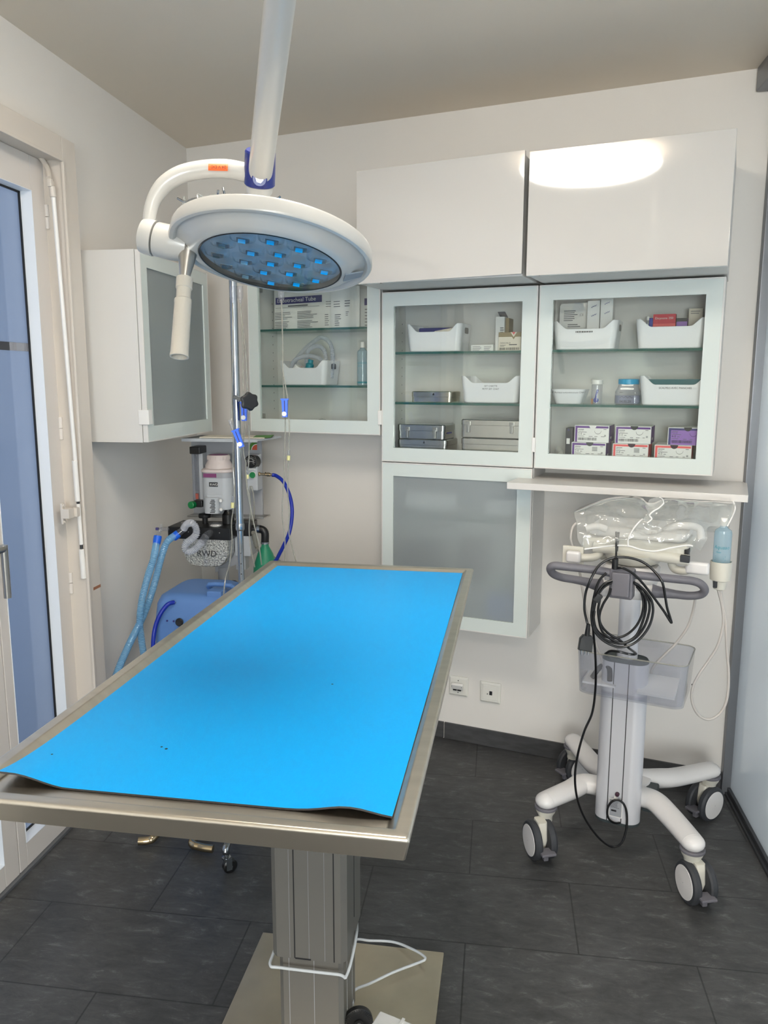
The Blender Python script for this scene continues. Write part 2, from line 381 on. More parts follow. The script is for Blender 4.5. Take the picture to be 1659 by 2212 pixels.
l2 = leaf(door, 2.031, 2.411, .012, 2.186, 2.07, 2.338, .09, 2.083, 'door_leaf')
l1 = leaf(door, 1.1, 2.028, .012, 2.186, 1.19, 1.96, .085, 2.083, 'door_leaf')
mb = MB()
for z in (2.02, 1.36, .84): mb.cyl((-1.449, 2.409, z), (-1.449, 2.409, z + .035), .007, seg=12); mb.cyl((-1.449, 2.409, z - .037), (-1.449, 2.409, z - .002), .007, seg=12)
obj('hinge', mb, 'door_leaf', l2)
mb = MB(); hy = 1.99
mb.cyl((-1.452, hy - .03, 1.045), (-1.445, hy - .03, 1.045), .025, seg=24, bev=.002)
mb.tube([(-1.447, hy - .03, 1.045), (-1.407, hy - .03, 1.045), (-1.4, hy - .025, 1.045)], .0095, 14, 4)
mb.tube([(-1.4, hy - .035, 1.045), (-1.4, hy + .009, 1.045)], .0105, 18, 1); mb.tube([(-1.4, hy + .009, 1.0555), (-1.4, hy + .009, .902)], .0105, 18, 1)
obj('door_handle', mb, 'satin_metal', l1, label='brushed metal lever handle pointing down')
struct('trim_5', MB().box(-1.53, -1.44, 1.02, 2.45, 0, .012, .002), 'rail_grey')
# round flat ceiling lamp over the table (its mirror image shows in the gloss door) and an added unseen twin for fill light
def ceiling_lamp(x, y, r, mat, label):
    t = thing('ceiling_lamp', label, 'lamp', (x, y, CEIL - .09), 'round ceiling lamps')
    obj('lamp_base', MB().lathe([(r * .8, 0), (r * .8, .03)], (x, y, CEIL - .03), (0, 0, 1), 48), 'lamp_white', t)
    obj('diffuser', MB().lathe([(r * .96, .066), (r, .05), (r * .985, .036), (r * .9, .022), (r * .7, .01), (r * .4, .002), (.001, 0)], (x, y, CEIL - .09), (0, 0, 1), 48), mat, t)
    return t
ceiling_lamp(-.32, 1.45, .315, 'lamp_diffuser', 'round white ceiling lamp above the operating table, mirrored in the gloss cupboard door')
ceiling_lamp(.42, -.9, .315, 'fill_lamp_diffuser', 'added round white ceiling lamp out of view, for fill light')

# ------------------------------------------------------------------ wall cabinets
def lf(q): return Vector((LX + q.y, 2.55 + q.x, q.z))      # frame of the cabinet on the left wall
def cabinet(name, label, F, s0, s1, z0, z1, depth, pane, shelves, tab, org, floor=.018, sub='glass_shelf'):
    t = thing(name, label, 'cabinet', org, 'glass-fronted wall cabinets')
    c = MB(F); k = .016; d1 = depth - .02
    c.box(s0, s0 + k, .002, d1, z0, z1, .0008).box(s1 - k, s1, .002, d1, z0, z1, .0008).box(s0 + k, s1 - k, .002, d1, z0, z0 + floor, .0008).box(s0 + k, s1 - k, .002, d1, z1 - k, z1, .0008).box(s0 + k, s1 - k, .002, .008, z0 + floor, z1 - k)
    for s in (s0 + k, s1 - k):        # rows of shelf pin holes
        for n in (.045, .15):
            c.use(1)
            for i in range(14):
                z = z0 + .09 + i * .034; sg = 1 if s < (s0 + s1) / 2 else -1
                if F is wf: c.box(s, s + sg * .0004, n - .0022, n + .0022, z - .0022, z + .0022)
            c.use(0)
    for z in (z0 + .05, z1 - .07):     # hinge plates
        c.use(2).box(s0 + k, s0 + k + .012, .135, .165, z, z + .022, .002).use(0)
    obj('carcass', c, ['cabinet_white', 'ink_grey', 'satin_metal'], t)
    for z in shelves:
        g = MB(F).box(s0 + k + .002, s1 - k - .002, .012, .1885, z - .008, z); g.use(1).box(s0 + k + .002, s1 - k - .002, .1885, .1895, z - .0082, z + .0002)
        obj('glass_shelf', g, ['glass_shelf_top', 'edge_green'], t, label='clear glass shelf with a green edge')
    b = MB(F); a0, a1, b0, b1 = s0 + .0015, s1 - .0015, z0 + .001, z1 - .001; n0, n1 = depth - .018, depth
    i0, i1, j0, j1 = s0 + .05, s1 - .056 if F is wf else s1 - .05, z0 + .055, z1 - .053; e = .0045
    b.box(a0 + e, i0, n0, n1 - .0006, b0 + e, b1 - e).box(i1, a1 - e, n0, n1 - .0006, b0 + e, b1 - e).box(i0, i1, n0, n1 - .0006, b0 + e, j0).box(i0, i1, n0, n1 - .0006, j1, b1 - e)
    b.use(1).box(a0, a0 + e, n0, n1, b0, b1, .0008).box(a1 - e, a1, n0, n1, b0, b1, .0008).box(a0 + e, a1 - e, n0, n1, b0, b0 + e, .0008).box(a0 + e, a1 - e, n0, n1, b1 - e, b1, .0008)
    dr = obj('door', b, ['frost_border', 'cabinet_white'], t)
    obj('door_pane', MB(F).box(i0, i1, n0 + .006, n1 - .006, j0, j1), pane, dr)
    if tab:
        obj('door_catch', MB(F).box(tab[0], tab[0] + tab[3], depth - .03, depth + .008, tab[1], tab[1] + tab[2], .002), 'plastic_white', t, label='white plastic catch on the door edge')
    return t
G1, G2 = 1.6215, 1.4322       # shelf heights, cupboard pair
C1, C2 = 1.7195, 1.4945       # shelf heights, corner cupboard
ZT, ZB, ZF = 1.843, 1.203, 1.239
DEP = 0.21445
cabinet('wall_cabinet', 'white cabinet with clear glass door holding steel instrument tins, left of the cupboard pair', wf, 0, .598, ZB, ZT, DEP, 'glass', (G1, G2), (.592, 1.262, .052, .012), w(.3, .1, ZB), .036)
cabinet('wall_cabinet', 'white cabinet with clear glass door holding purple and red suture boxes', wf, .6, 1.198, ZB, ZT, DEP, 'glass', (G1, G2), None, w(.9, .1, ZB), .036)
cabinet('wall_cabinet', 'white glass-door cabinet in the room corner behind the drip stand, holding a leaflet', wf, -.6, -.004, 1.303, 1.943, DEP, 'glass', (C1, C2), (-.012, 1.345, .055, .014), w(-.3, .1, 1.303))
cabinet('wall_cabinet', 'white low cabinet with frosted glass door under the instrument tin cupboard', wf, 0, .598, .561, 1.2015, DEP, 'frosted_cabinet', (.992, .752), None, w(.3, .1, .561))
cabinet('wall_cabinet', 'white cabinet with frosted glass door on the left wall beside the terrace door', lf, 0, .6, 1.304, 1.94, .22, 'frosted_cabinet', (1.72, 1.5), (-.004, 1.365, .05, .03), (LX + .1, 2.85, 1.304))
def gloss_cupboard(label, s0, s1, z0, z1, roll):
    t = thing('gloss_cupboard', label, 'cupboard', w((s0 + s1) / 2, .2, z0), 'high gloss top cupboards')
    obj('carcass', MB(wf).box(s0 + .002, s1 - .002, .002, .418, z0 + .002, z1 - .004, .001), 'cabinet_white', t)
    def rl(q): return w(q.x, q.y, q.z + (q.x - s0) * roll)
    obj('door', MB(rl).box(s0, s1, .42, .438, z0, z1, .0012), 'gloss_white', t)
gloss_cupboard('white high gloss cupboard with a plain door, above the steel tin cabinet', .004, .592, 1.848, 2.224, .012)
gloss_cupboard('white high gloss cupboard with the lamp mirrored in its door, above the suture box cabinet', .607, 1.203, 1.847, 2.224, 0)
mb = MB(wf).box(.542, 1.307, .004, .36, 1.143, 1.166, .0012)
tag(obj('worktop_shelf', mb, 'worktop_white'), 'white worktop board on the wall below the suture box cabinet', 'shelf')

# ------------------------------------------------------------------ contents of the cabinets
def sstep(t): t = max(0, min(1, t)); return t * t * (3 - 2 * t)
def bin_(label, s0, s1, n0, n1, z0, h, dip, text=None, hole=True, group='white plastic storage bins', low=False, lines=0):
    W, D = s1 - s0, n1 - n0; sc = .9 if not low else .72; r = .022; m = MB(); th = .0022
    per = []; n = 26
    hx, hy = W / 2, D / 2
    for i in range(n + 1): per.append((-hx + r + (W - 2 * r) * i / n, -hy, 1))
    for i in range(1, 6): a = -PI / 2 + PI / 2 * i / 6; per.append((hx - r + r * math.cos(a), -hy + r + r * math.sin(a), 0))
    for i in range(5): per.append((hx, -hy + r + (D - 2 * r) * i / 4, 0))
    for i in range(1, 6): a = PI / 2 * i / 6; per.append((hx - r + r * math.cos(a), hy - r + r * math.sin(a), 0))
    for i in range(n + 1): per.append((hx - r - (W - 2 * r) * i / n, hy, 1))
    for i in range(1, 6): a = PI / 2 + PI / 2 * i / 6; per.append((-hx + r + r * math.cos(a), hy - r + r * math.sin(a), 0))
    for i in range(5): per.append((-hx, hy - r - (D - 2 * r) * i / 4, 0))
    for i in range(1, 6): a = PI + PI / 2 * i / 6; per.append((-hx + r + r * math.cos(a), -hy + r + r * math.sin(a), 0))
    def H(q): return h - (h - dip) * sstep((.9 - abs(q[0]) / hx) / .34) if q[2] else h
    def P(q, z, ins):
        k = sc + (1 - sc) * z / h; return w((s0 + s1) / 2 + q[0] * k * (1 - ins / hx), (n0 + n1) / 2 - q[1] * k * (1 - ins / hy), z0 + z)
    rings = [[P(q, .0005, .003) for q in per], [P(q, .004, 0) for q in per], [P(q, H(q) * .5, 0) for q in per], [P(q, H(q) - .001, 0) for q in per], [P(q, H(q), th / 2) for q in per], [P(q, H(q) - .001, th) for q in per], [P(q, .006, th) for q in per]]
    m.loops(rings)
    if hole:
        x = hx * (sc + (1 - sc) * .78) + .0006; m.use(1)  # dark patches painted for the shade inside the grip holes
        m.prism(rrect(.042, .022, .006), w((s0 + s1) / 2 + x, (n0 + n1) / 2, z0 + h * .76), WN, UP, WS, .0006)
        m.prism(rrect(.042, .022, .006), w((s0 + s1) / 2 - x - .0006, (n0 + n1) / 2, z0 + h * .76), WN, UP, WS, .0006)
    if text:
        m.use(2)
        for i, tx in enumerate(text):
            zz = z0 + dip - .014 - i * .011; k = sc + (1 - sc) * (zz - z0) / h
            m.text(tx, w((s0 + s1) / 2 + .004, (n0 + n1) / 2 + hy * k + .0012, zz), WS, UP, .0088, 'CENTER')
    if lines:
        m.use(2)
        for i in range(14): m.quad(w((s0 + s1) / 2 - .03 + .0042 * i, n1 - .0002, z0 + dip - .013), WS, UP, 0, .0022 + .001 * (i % 2), 0, .005)
    return tag(obj('dish' if low else 'storage_bin', m, ['bin_white', 'black_plastic', 'ink']), label, 'dish' if low else 'bin', None if low else group)
bin_('white storage bin on the top shelf over the steel tins, with dark packs inside', .08, .304, .03, .172, G1, .104, .074)
bin_('white storage bin with a two-line printed label, beside the shiny flat tin', .302, .532, .03, .172, G2, .1, .074, ['SET CHATTE', 'PETIT SET CHAT'], hole=False)
bin_('white storage bin on the top shelf with two upright white boxes inside', .64, .866, .03, .172, G1, .1, .072, lines=1)
bin_('white storage bin on the top shelf with a red box inside', .922, 1.15, .03, .172, G1, .1, .073)
bin_('white storage bin lined with dark teal cloth, beside the blue-lidded jar', .944, 1.172, .03, .172, G2, .1, .07, ['SCALPELS AVEC MANCHES'], hole=False)
bin_('low white dish with a printed label at the left end of the middle shelf', .64, .764, .05, .172, G2, .053, .053, ['SCALPELS CASTRATION CHAT'], hole=False, low=True)
bin_('white storage bin with a coiled grey tube inside, in the corner cabinet', -.484, -.262, .03, .172, C2, .1, .07)
# things lying in the bins
m = MB(); m.obox(w(.2, .1, G1 + .055), WS, WN, UP, .075, .045, .035, .004); tag(obj('instrument_pack', m, 'navy'), 'dark blue pack lying in the bin over the steel tins', 'pack', 'packs in the top shelf bin')
m = MB(); m.obox(w(.235, .135, G1 + .078), (WS + UP * .15).normalized(), WN, (UP - WS * .15).normalized(), .045, .02, .006, .004); tag(obj('gauze_pack', m, 'paper_warm'), 'pale paper pack lying on the dark blue pack', 'pack')
m = MB(); m.loops([[w(1.058 + x * .094, .101 + y * .062, G2 + .052 + .004 * math.sin(9 * x) * math.cos(7 * y)) for x, y in rrect(2, 2, .3)], [w(1.058 + x * .099, .101 + y * .064, G2 + .088) for x, y in rrect(2, 2, .3)]]); tag(obj('cloth', m, 'teal_cloth'), 'dark teal cloth bundle lying in the bin beside the blue-lidded jar', 'cloth')
# boxes
def carton(label, s0, s1, n0, n1, z0, z1, mats, deco=None, cat='box', group=None, name='carton'):
    m = MB(wf).box(s0, s1, n0, n1, z0, z1, .0008); m.F = lambda q: q
    if deco: deco(m, w(s0, n1 + .0005, z0), s1 - s0, z1 - z0)
    return tag(obj(name, m, mats), label, cat, group)
def d_tall(m, o, a, b): m.use(1); m.lines(o + WS * .018 + UP * .02, WS, UP, .014, .07, 9, .5, .2)
carton('tall narrow pale box standing behind the brown and white box', .414, .448, .04, .1, G1, G1 + .127, ['paper', 'ink_grey', 'ink'], d_tall)
m = MB(); m.obox(w(.434, .07, G1 + .134), WS, (WN + UP * .4).normalized(), (UP - WN * .4).normalized(), .014, .028, .0006); tag(obj('box_flap', m, 'ink_grey'), 'open dark flap leaning on top of the tall narrow pale box', 'flap')
carton('olive strip box standing right of the tall narrow pale box', .449, .463, .03, .09, G1, G1 + .122, ['card_brown'])
def d_flat(m, o, a, b): m.use(1); m.lines(o + WS * .006 + UP * .003, WS, UP, .035, .018, 5, .35); m.lines(o + WS * .05 + UP * .003, WS, UP, .03, .018, 5, .35)
carton('flat white box with fine print lying beside the top shelf bin', .327, .412, .04, .12, G1, G1 + .025, ['paper', 'ink_grey'], d_flat)
def d_dexon(m, o, a, b):
    m.use(1).quad(o, WS, UP, 0, a, b - .017, b); e = .0002
    m.add([o + WN * e + WS * x + UP * y for x, y in ((.038, b), (.075, b), (.0565, b - .026))], [[0, 1, 2]])
    m.use(0).add([o + WN * 2 * e + WS * x + UP * y for x, y in ((.044, b), (.069, b), (.0565, b - .018))], [[0, 1, 2]])
    m.use(3).add([o + WN * 3 * e + WS * x + UP * y for x, y in ((.05, b), (.063, b), (.0565, b - .01))], [[0, 1, 2]])
    m.use(2).text('DEXON II', o + WS * .006 + UP * .026, WS, UP, .009); m.lines(o + WS * .006 + UP * .016, WS, UP, .025, .007, 2, .4); m.lines(o + WS * .04 + UP * .02, WS, UP, .03, .006, 1, .5); m.barcode(o + WS * .004 + UP * .004, WS, UP, .074, .009)
carton('brown and white suture box with a chevron on the top shelf', .438, .522, .04, .14, G1, G1 + .068, ['paper_warm', 'card_brown', 'ink', 'coral'], d_dexon)
def d_hand(m, o, a, b):
    m.use(1)
    for i, (x, y) in enumerate(((.3, .86), (.32, .68))):
        m.tube([o + WS * a * (x + .07 * k) + UP * (b * y + .002 * (1, -1)[k % 2] + .0012 * k) for k in range(7)], .0006, 4, 3)
carton('white box upright in the bin, shorter and left of its twin, with handwriting', .752, .794, .07, .12, G1 + .004, 1.792, ['paper', 'ink_blue'], d_hand)
carton('white box upright in the bin, taller and right of its twin, with handwriting', .797, .839, .07, .12, G1 + .004, 1.803, ['paper', 'ink_blue'], d_hand)
def d_tray(m, o, a, b):
    m.use(1).text('CE', o + WS * .072 + UP * .118, WS, UP, .011); m.lines(o + WS * .015 + UP * .1, WS, UP, .05, .04, 6, .4); m.lines(o + WS * .03 + UP * .078, WS, UP, .05, .014, 2, .4)
    m.use(2).quad(o, WS, UP, .04, .07, .04, .06)
m = MB(); m.prism(rrect(.108, .165, .012, 4, .697 - .9 + .9, 0), WO * 0 + w(0, .05, G1 + .088), WS, UP, WN, .02, .003); d_tray(m, w(.645, .0705, G1 + .005), .1, .16)
tag(obj('sterile_tray', m, ['plastic_white', 'ink_grey', 'ink']), 'grey white sealed tray with fine print standing behind the two upright boxes', 'tray')
def d_red(m, o, a, b): m.use(1).text('Dicynone 250', o + WS * .006 + UP * (b - .017), WS, UP, .0105); m.use(2).quad(o, WS, UP, 0, a, 0, b - .032)
carton('red medicine box standing in the right top shelf bin', .974, 1.047, .08, .118, G1 + .02, 1.739, ['red', 'paper', 'coral'], d_red, name='medicine_box')
carton('black and lilac box lying right of the red medicine box', 1.05, 1.084, .06, .12, G1 + .02, 1.724, ['violet', 'black_plastic'], lambda m, o, a, b: m.use(1).quad(o, WS, UP, 0, a, b * .86, b), name='medicine_box')
carton('pale grey carton standing in the right end of the red box bin', 1.086, 1.13, .04, .09, G1 + .012, 1.757, ['paper_warm', 'ink_grey'], lambda m, o, a, b: m.use(1).lines(o + WS * .006 + UP * (b - .02), WS, UP, .034, .014, 2, .3), name='medicine_box')
m = MB(); m.cyl(w(.957, .11, G1 + .006), w(.957, .11, G1 + .098), .0075, seg=16); m.use(1).cyl(w(.957, .11, G1 + .098), w(.957, .11, G1 + .112), .007, seg=16, bev=.001); tag(obj('vial', m, ['clear_plastic', 'plastic_white']), 'slim vial with white cap standing left of the blue box', 'vial')
carton('dark blue box beside the red medicine box', .962, .9735, .07, .12, G1 + .02, 1.727, ['blue_hose'], name='medicine_box')
# suture boxes
def suture(label, s0, n1, z0, h, side, inner, size, band, prod, dark=None, barc=True, needle=True):
    W = .119; m = MB(wf).box(s0, s0 + W, n1 - .128, n1, z0, z0 + h, .0006); m.F = lambda q: q; o = w(s0, n1 + .0004, z0); e = WN * .00025
    m.use(1).quad(w(s0 + W + .0004, n1, z0), -WN, UP, .002, .126, .001, h - .001)                                     # coloured side
    m.use(1).quad(o, WS, UP, .0025, W - .0025, .001, h - .0025); m.use(2).quad(o + e, WS, UP, .010, W - .0025, .001, h - .0095)
    m.use(3).quad(w(s0 + W + .0007, n1, z0), -WN, UP, .03, .06, .012, .02)
    m.use(4).prism([(.0125 * math.cos(PI + PI * i / 12), .0125 * math.sin(PI + PI * i / 12)) for i in range(13)], o + WS * W * .53 + UP * (h + .0002) + e, WS, UP, WN, .0003)
    if inner == 'paper': m.use(3)
    m.use(5); q = o + e * 2
    m.text(size, q + WS * .0125 + UP * (h - .0335), WS, UP, .0105); m.text(prod, q + WS * .0125 + UP * (h - .0205), WS, UP, .0052); m.use(6); m.lines(q + WS * .0125 + UP * (h - .0155), WS, UP, .02, .0025, 1, .8, 0); m.lines(q + WS * .0125 + UP * (h - .025), WS, UP, .03, .002, 1, .8, 0)
    m.lines(q + WS * .03 + UP * (h - .0325), WS, UP, .008, .002, 1, .9, 0); m.lines(q + WS * .0125 + UP * (h - .039), WS, UP, .022, .002, 1, .7, 0)
    for x in (.05, .07, .092): m.lines(q + WS * x + UP * (h - .0395), WS, UP, .014, .0018, 1, .9, .5)
    m.lines(q + WS * .1 + UP * (h - .014), WS, UP, .01, .002, 1, .9, 0)
    if needle: m.use(5).tube([q + WS * (.081 + .0115 * math.cos(PI + PI * i / 10)) + UP * (h - .018 + .0115 * math.sin(PI + PI * i / 10)) for i in range(11)], [.0003, .0006, .0003], 4, 1)
    else: m.use(6).lines(q + WS * .072 + UP * (h - .03), WS, UP, .018, .016, 6, .5, 0)
    m.use(6).lines(q + WS * .103 + UP * (h - .038), WS, UP, .006, .006, 3, .6, 0)
    if barc: m.use(5).barcode(q + WS * .0125 + UP * (h - .0525), WS, UP, .066, .0095)
    return tag(obj('suture_box', m, ['paper', side, inner, 'paper', dark or 'rubber_dark', 'ink', 'ink_grey']), label, 'box', 'suture boxes')
hl = .0605; zl = ZF; zu = ZF + hl + .0008; hu = .0595
suture('purple suture box marked 2-0, bottom row left end', .727, .183, zl, hl, 'purple', 'paper', '2-0', 0, 'Polysorb', needle=False)
suture('coral red suture box marked 3-0, in the middle of the bottom row', .869, .183, zl, hl, 'coral', 'paper', '3-0', 0, 'Biosyn', 'plum_dark', needle=False)
suture('coral red suture box marked 4-0, right end of the bottom row', 1.008, .183, zl, hl, 'coral', 'paper', '4-0', 0, 'Biosyn', 'plum_dark')
suture('purple suture box marked 2-0, stacked at the left end of the upper row', .735, .18, zu, hu, 'purple', 'paper', '2-0', 0, 'Polysorb', 'paper')
suture('purple suture box marked 3-0, stacked on the coral 3-0 box', .875, .18, zu, hu, 'purple', 'paper', '3-0', 0, 'Polysorb', 'black_plastic')
suture('violet suture box with navy edge marked 4-0, stacked at the right', 1.048, .18, zu, hu, 'navy', 'violet', '4-0', 0, 'Polysorb', 'black_plastic')
m = MB(wf).box(.698, .7225, .08, .15, ZF, 1.348, .003); m.F = lambda q: q; m.use(1).quad(w(.702, .1506, 1.29), WS, UP, 0, .012, 0, .02); m.use(2).text('A', w(.7045, .151, 1.337), WS, UP, .01)
tag(obj('dispenser_box', m, ['rubber_dark', 'paper', 'ink_blue']), 'dark grey dispenser box standing left of the suture boxes', 'box')
m = MB(); m.tube([w(.66, .12, ZF + .008), w(.672, .14, ZF + .03), w(.69, .15, ZF + .012)], [.006, .012, .005], 10, 6); tag(obj('plastic_pouch', m, 'film'), 'crumpled clear pouch on the cabinet floor left of the dark dispenser', 'pouch')
# steel tins
def tin(label, s0, s1, n0, n1, z0, z1, lid, mat='tin_steel', clips=(), bulge=0, mark=False, side=False):
    t = thing('instrument_tin', label, 'tin', w((s0 + s1) / 2, (n0 + n1) / 2, z0), 'steel instrument tins'); cx, cy = (s0 + s1) / 2, (n0 + n1) / 2; W, D = s1 - s0, n1 - n0
    def ring(k, z): return [w(cx + x, cy + y, z) for x, y in rrect(W - 2 * k, D - 2 * k, .012)]
    zm = z1 - (z1 - z0) * lid
    m = MB(); m.loops([ring(.003, z0), ring(.0015, z0 + .002), ring(.0015, zm - .001)]); obj('tin_body', m, mat, t)
    m = MB(); m.loops([ring(0, zm), ring(0, z1 - .003), ring(.003, z1)]); m.use(1)
    if mark: m.prism([(-.004, 0), (.004, 0), (.0015, .009), (-.001, .007)], w(cx + .01, n1 + .0003, (zm + z1) / 2 - .004), WS, UP, WN, .0004)
    if side: m.use(2).quad(w(s1 + .0006, n1 - .03, z0 + .02), -WN, UP, 0, .055, 0, .006)
    obj('tin_lid', m, [mat, 'ink', 'ink_blue'], t)
    for s in clips:
        m = MB(wf); m.box(s - .009, s + .009, n1 - .001, n1 + .003, zm - .002, zm + .013, .001); m.box(s - .0055, s + .0055, n1 + .002, n1 + .0055, zm - .028, zm + .004, .0015); m.box(s - .007, s + .007, n1 + .001, n1 + .004, zm + .006, zm + .0125, .001)
        obj('clip', m, 'satin_metal', t)
    return t
tin('shiny flat steel tin alone on the middle shelf', .104, .268, .05, .168, G2, G2 + .042, .5, 'tin_bright', mark=True)
tin('steel tin without latches under the latched one, left stack', .052, .256, .04, .18, ZF, 1.2912, .42, mark=True)
tin('steel tin with one latch in view, top of the left stack', .05, .246, .045, .178, 1.292, 1.348, .42, clips=(.094, .207), side=True)
tin('wide steel tin under the latched one, right stack', .312, .552, .04, .18, ZF, 1.303, .36)
tin('wide steel tin with two latches, top of the right stack', .31, .55, .045, .178, 1.304, 1.3715, .3, clips=(.34, .506))
# middle shelf, right cabinet
m = MB(); o = w(.794, .1, G2); m.lathe([(.0175, 0), (.0185, .002), (.0195, .068), (.017, .07)], o, UP, 24); m.use(1).lathe([(.021, 0), (.021, .014), (.019, .0155)], o + UP * .0705, UP, 24); m.use(2).obox(o + UP * .03 + WN * .012, (UP + WS * .2).normalized(), WS, WN, .022, .0035, .001, .001); m.lathe([(.009, 0), (.009, .004)], o + UP * .014 + WN * .012, WN, 16); m.use(3).obox(o + UP * .01 - WS * .014 + WN * .008, WS, WN, UP, .003, .003, .009)
tag(obj('sample_vial', m, ['clear_plastic', 'plastic_white', 'blue_hose', 'amber']), 'clear sample vial with white cap and small blue spoon inside', 'vial')
m = MB(); o = w(.903, .105, G2); sq = lambda k, z: [o + WS * x + WN * y + UP * z for x, y in rrect(k * 2, k * 2, k * .42)]
m.loops([sq(.04, 0), sq(.0425, .003), sq(.0425, .044), sq(.034, .062), sq(.032, .071)]); m.use(1).lathe([(.0355, 0), (.0355, .017), (.033, .0185)], o + UP * .0705, UP, 32)
m.use(2).loops([sq(.0385, .004), sq(.041, .008), sq(.041, .032)]); m.use(3).text('04.05.20', o + WN * .0432 - WS * .024 + UP * .008, WS, UP, .0115)
m.tube([o + WN * .0434 + WS * (-.024 + .0045 * i) + UP * (.0265 + .003 * ((i * 7) % 3 - 1)) for i in range(11)], .0005, 4, 3); m.lines(o + WN * .0434 - WS * .024 + UP * .041, WS, UP, .012, .003, 1, .4)
tag(obj('screw_top_jar', m, ['clear_plastic', 'cyan_cap', 'jar_liquid', 'ink']), 'square clear jar with bright blue lid and handwritten date', 'jar')
# corner cabinet
def gel_bottle(name, label, o, h, r, word, sub, xd, nd, band=True):
    """clear gel bottle: body, shoulder, spout"""
    m = MB(); o = Vector(o)
    m.lathe([(r * .9, 0), (r, .003), (r, h * .74), (r * .93, h * .79), (r * .45, h * .84), (r * .42, h * .87)], o, UP, 28); m.use(1).lathe([(r * .46, 0), (r * .46, h * .1), (r * .4, h * .13)], o + UP * h * .87, UP, 20)
    def on(a, z): return o + (xd * math.sin(a) + nd * math.cos(a)) * (r + .0005) + UP * z
    m.use(2)
    L0 = len(m.v); m.text(word, (0, 0, 0), V(1, 0, 0), V(.18, 1, 0), r * .62); m.text(sub, (r * .3, -r * .5, 0), V(1, 0, 0), V(0, 1, 0), r * .34)
    for i in range(4): m.quad((r * .25, -r * (.95 + .22 * i), 0), V(1, 0, 0), V(0, 1, 0), 0, r * (1.2 - .2 * (i % 2)), 0, r * .06)
    for i in range(L0, len(m.v)): q = m.v[i]; m.v[i] = on((q.x - r * .95) / r, h * .5 + q.y)
    if band: m.loops([[on(-1.5 + 3 * i / 12, z) for i in range(13)] for z in (h * .05, h * .09)], (0, 0), False)
    return tag(obj(name, m, ['liquid', 'plastic_white', 'teal_cap']), label, 'bottle')
gel_bottle('gel_bottle', 'clear bottle with teal print at the right end of the corner cabinet shelf', w(-.133, .1, C2), .172, .0225, 'Aquasonic', 'CLEAR', WS, WN)
def leaflet(label, s0, s1, n, z0, z1, full, lean=.02, roll=.02):
    m = MB(); o = w(s0, n, z0); xd = (WS + UP * roll).normalized(); yd = (UP - WN * lean).normalized(); W, H = s1 - s0, z1 - z0
    g = 10; m.loops([[o + xd * W * i / g + yd * H * j + WN * (.004 * math.sin(i * .9) + k) for i in range(g + 1)] for j, k in ((0, 0), (1, 0))], (0, 0), False)
    e = WN * .0052
    if full:
        m.use(1).quad(o + e, xd, yd, .01, .232, H - .062, H - .034); m.use(2).text('Endotracheal Tube', o + e * 1.15 + xd * .017 + yd * (H - .055), xd, yd, .0245)
        m.use(3).lines(o + e + xd * .07 + yd * (H - .075), xd, yd, .1, .008, 1, .6, .2); m.lines(o + e + xd * .01 + yd * (H - .078), xd, yd, .21, .002, 1, .6, 0)
        for x, wd in ((.006, .09), (.115, .1)):
            for k in range(2): m.lines(o + e + xd * x + yd * (.008 + k * .038), xd, yd, wd, .033, 5, .3, .45)
        m.lines(o + e + xd * .245 + yd * .012, xd, yd, .028, .05, 6, .3, .5); m.lines(o + e + xd * .25 + yd * .085, xd, yd, .03, .03, 3, .2, .3)
    else:
        m.use(3).lines(o + e + xd * .02 + yd * .012, xd, yd, .03, .05, 6, .3, .5); m.lines(o + e + xd * .015 + yd * .085, xd, yd, .035, .03, 3, .25, .3); m.lines(o + e + xd * .07 + yd * .05, xd, yd, .014, .02, 3, .3, .4); m.lines(o + e + xd * .065 + yd * .085, xd, yd, .03, .03, 3, .3, .4)
    return tag(obj('leaflet', m, ['paper', 'navy', 'paper', 'ink_grey']), label, 'leaflet', 'leaflets in the corner cabinet')
leaflet('white leaflet with a blue title bar on the corner cabinet top shelf', -.572, -.29, .05, C1, 1.892, True)
leaflet('white leaflet with small print standing right of the blue title leaflet', -.288, -.157, .075, C1, 1.885, False, roll=.03)
m = MB(); o = w(-.17, .045, C1); m.quad(o, WS, UP, 0, .09, 0, .16); m.use(1).quad(o + WN * .001, WS, UP, .02, .09, .095, .122); m.use(2).lines(o + WN * .001 + WS * .022 + UP * .01, WS, UP, .05, .075, 6, .25); tag(obj('leaflet', m, ['paper', 'navy', 'ink_grey']), 'leaflet with blue bar half hidden at the right end of the corner shelf', 'leaflet', 'leaflets in the corner cabinet')
m = MB(); P_ = lambda *q: [w(a, .1 + c, b) for a, b, c in q]
m.tube(P_((-.44, C2 + .03, 0), (-.45, 1.58, 0), (-.409, 1.632, 0), (-.35, 1.675, 0), (-.315, 1.688, 0), (-.278, 1.66, 0), (-.268, 1.6, 0), (-.27, C2 + .03, .01)), .0085, 12, 10, corr=(.004, .0008))
m.tube(P_((-.3, C2 + .03, .02), (-.29, 1.61, .02), (-.31, 1.648, .02), (-.345, 1.65, .02), (-.375, 1.625, .02), (-.38, C2 + .05, .02)), .0085, 12, 10, corr=(.004, .0008))
m.tube(P_((-.455, C2 + .05, .03), (-.43, 1.595, .03), (-.37, 1.613, .03), (-.31, 1.6, .03), (-.285, C2 + .06, .03)), .0085, 12, 10, corr=(.004, .0008))
tag(obj('breathing_tube', m, 'cloudy_tube'), 'grey ribbed tube coiled in the corner cabinet bin', 'tube')
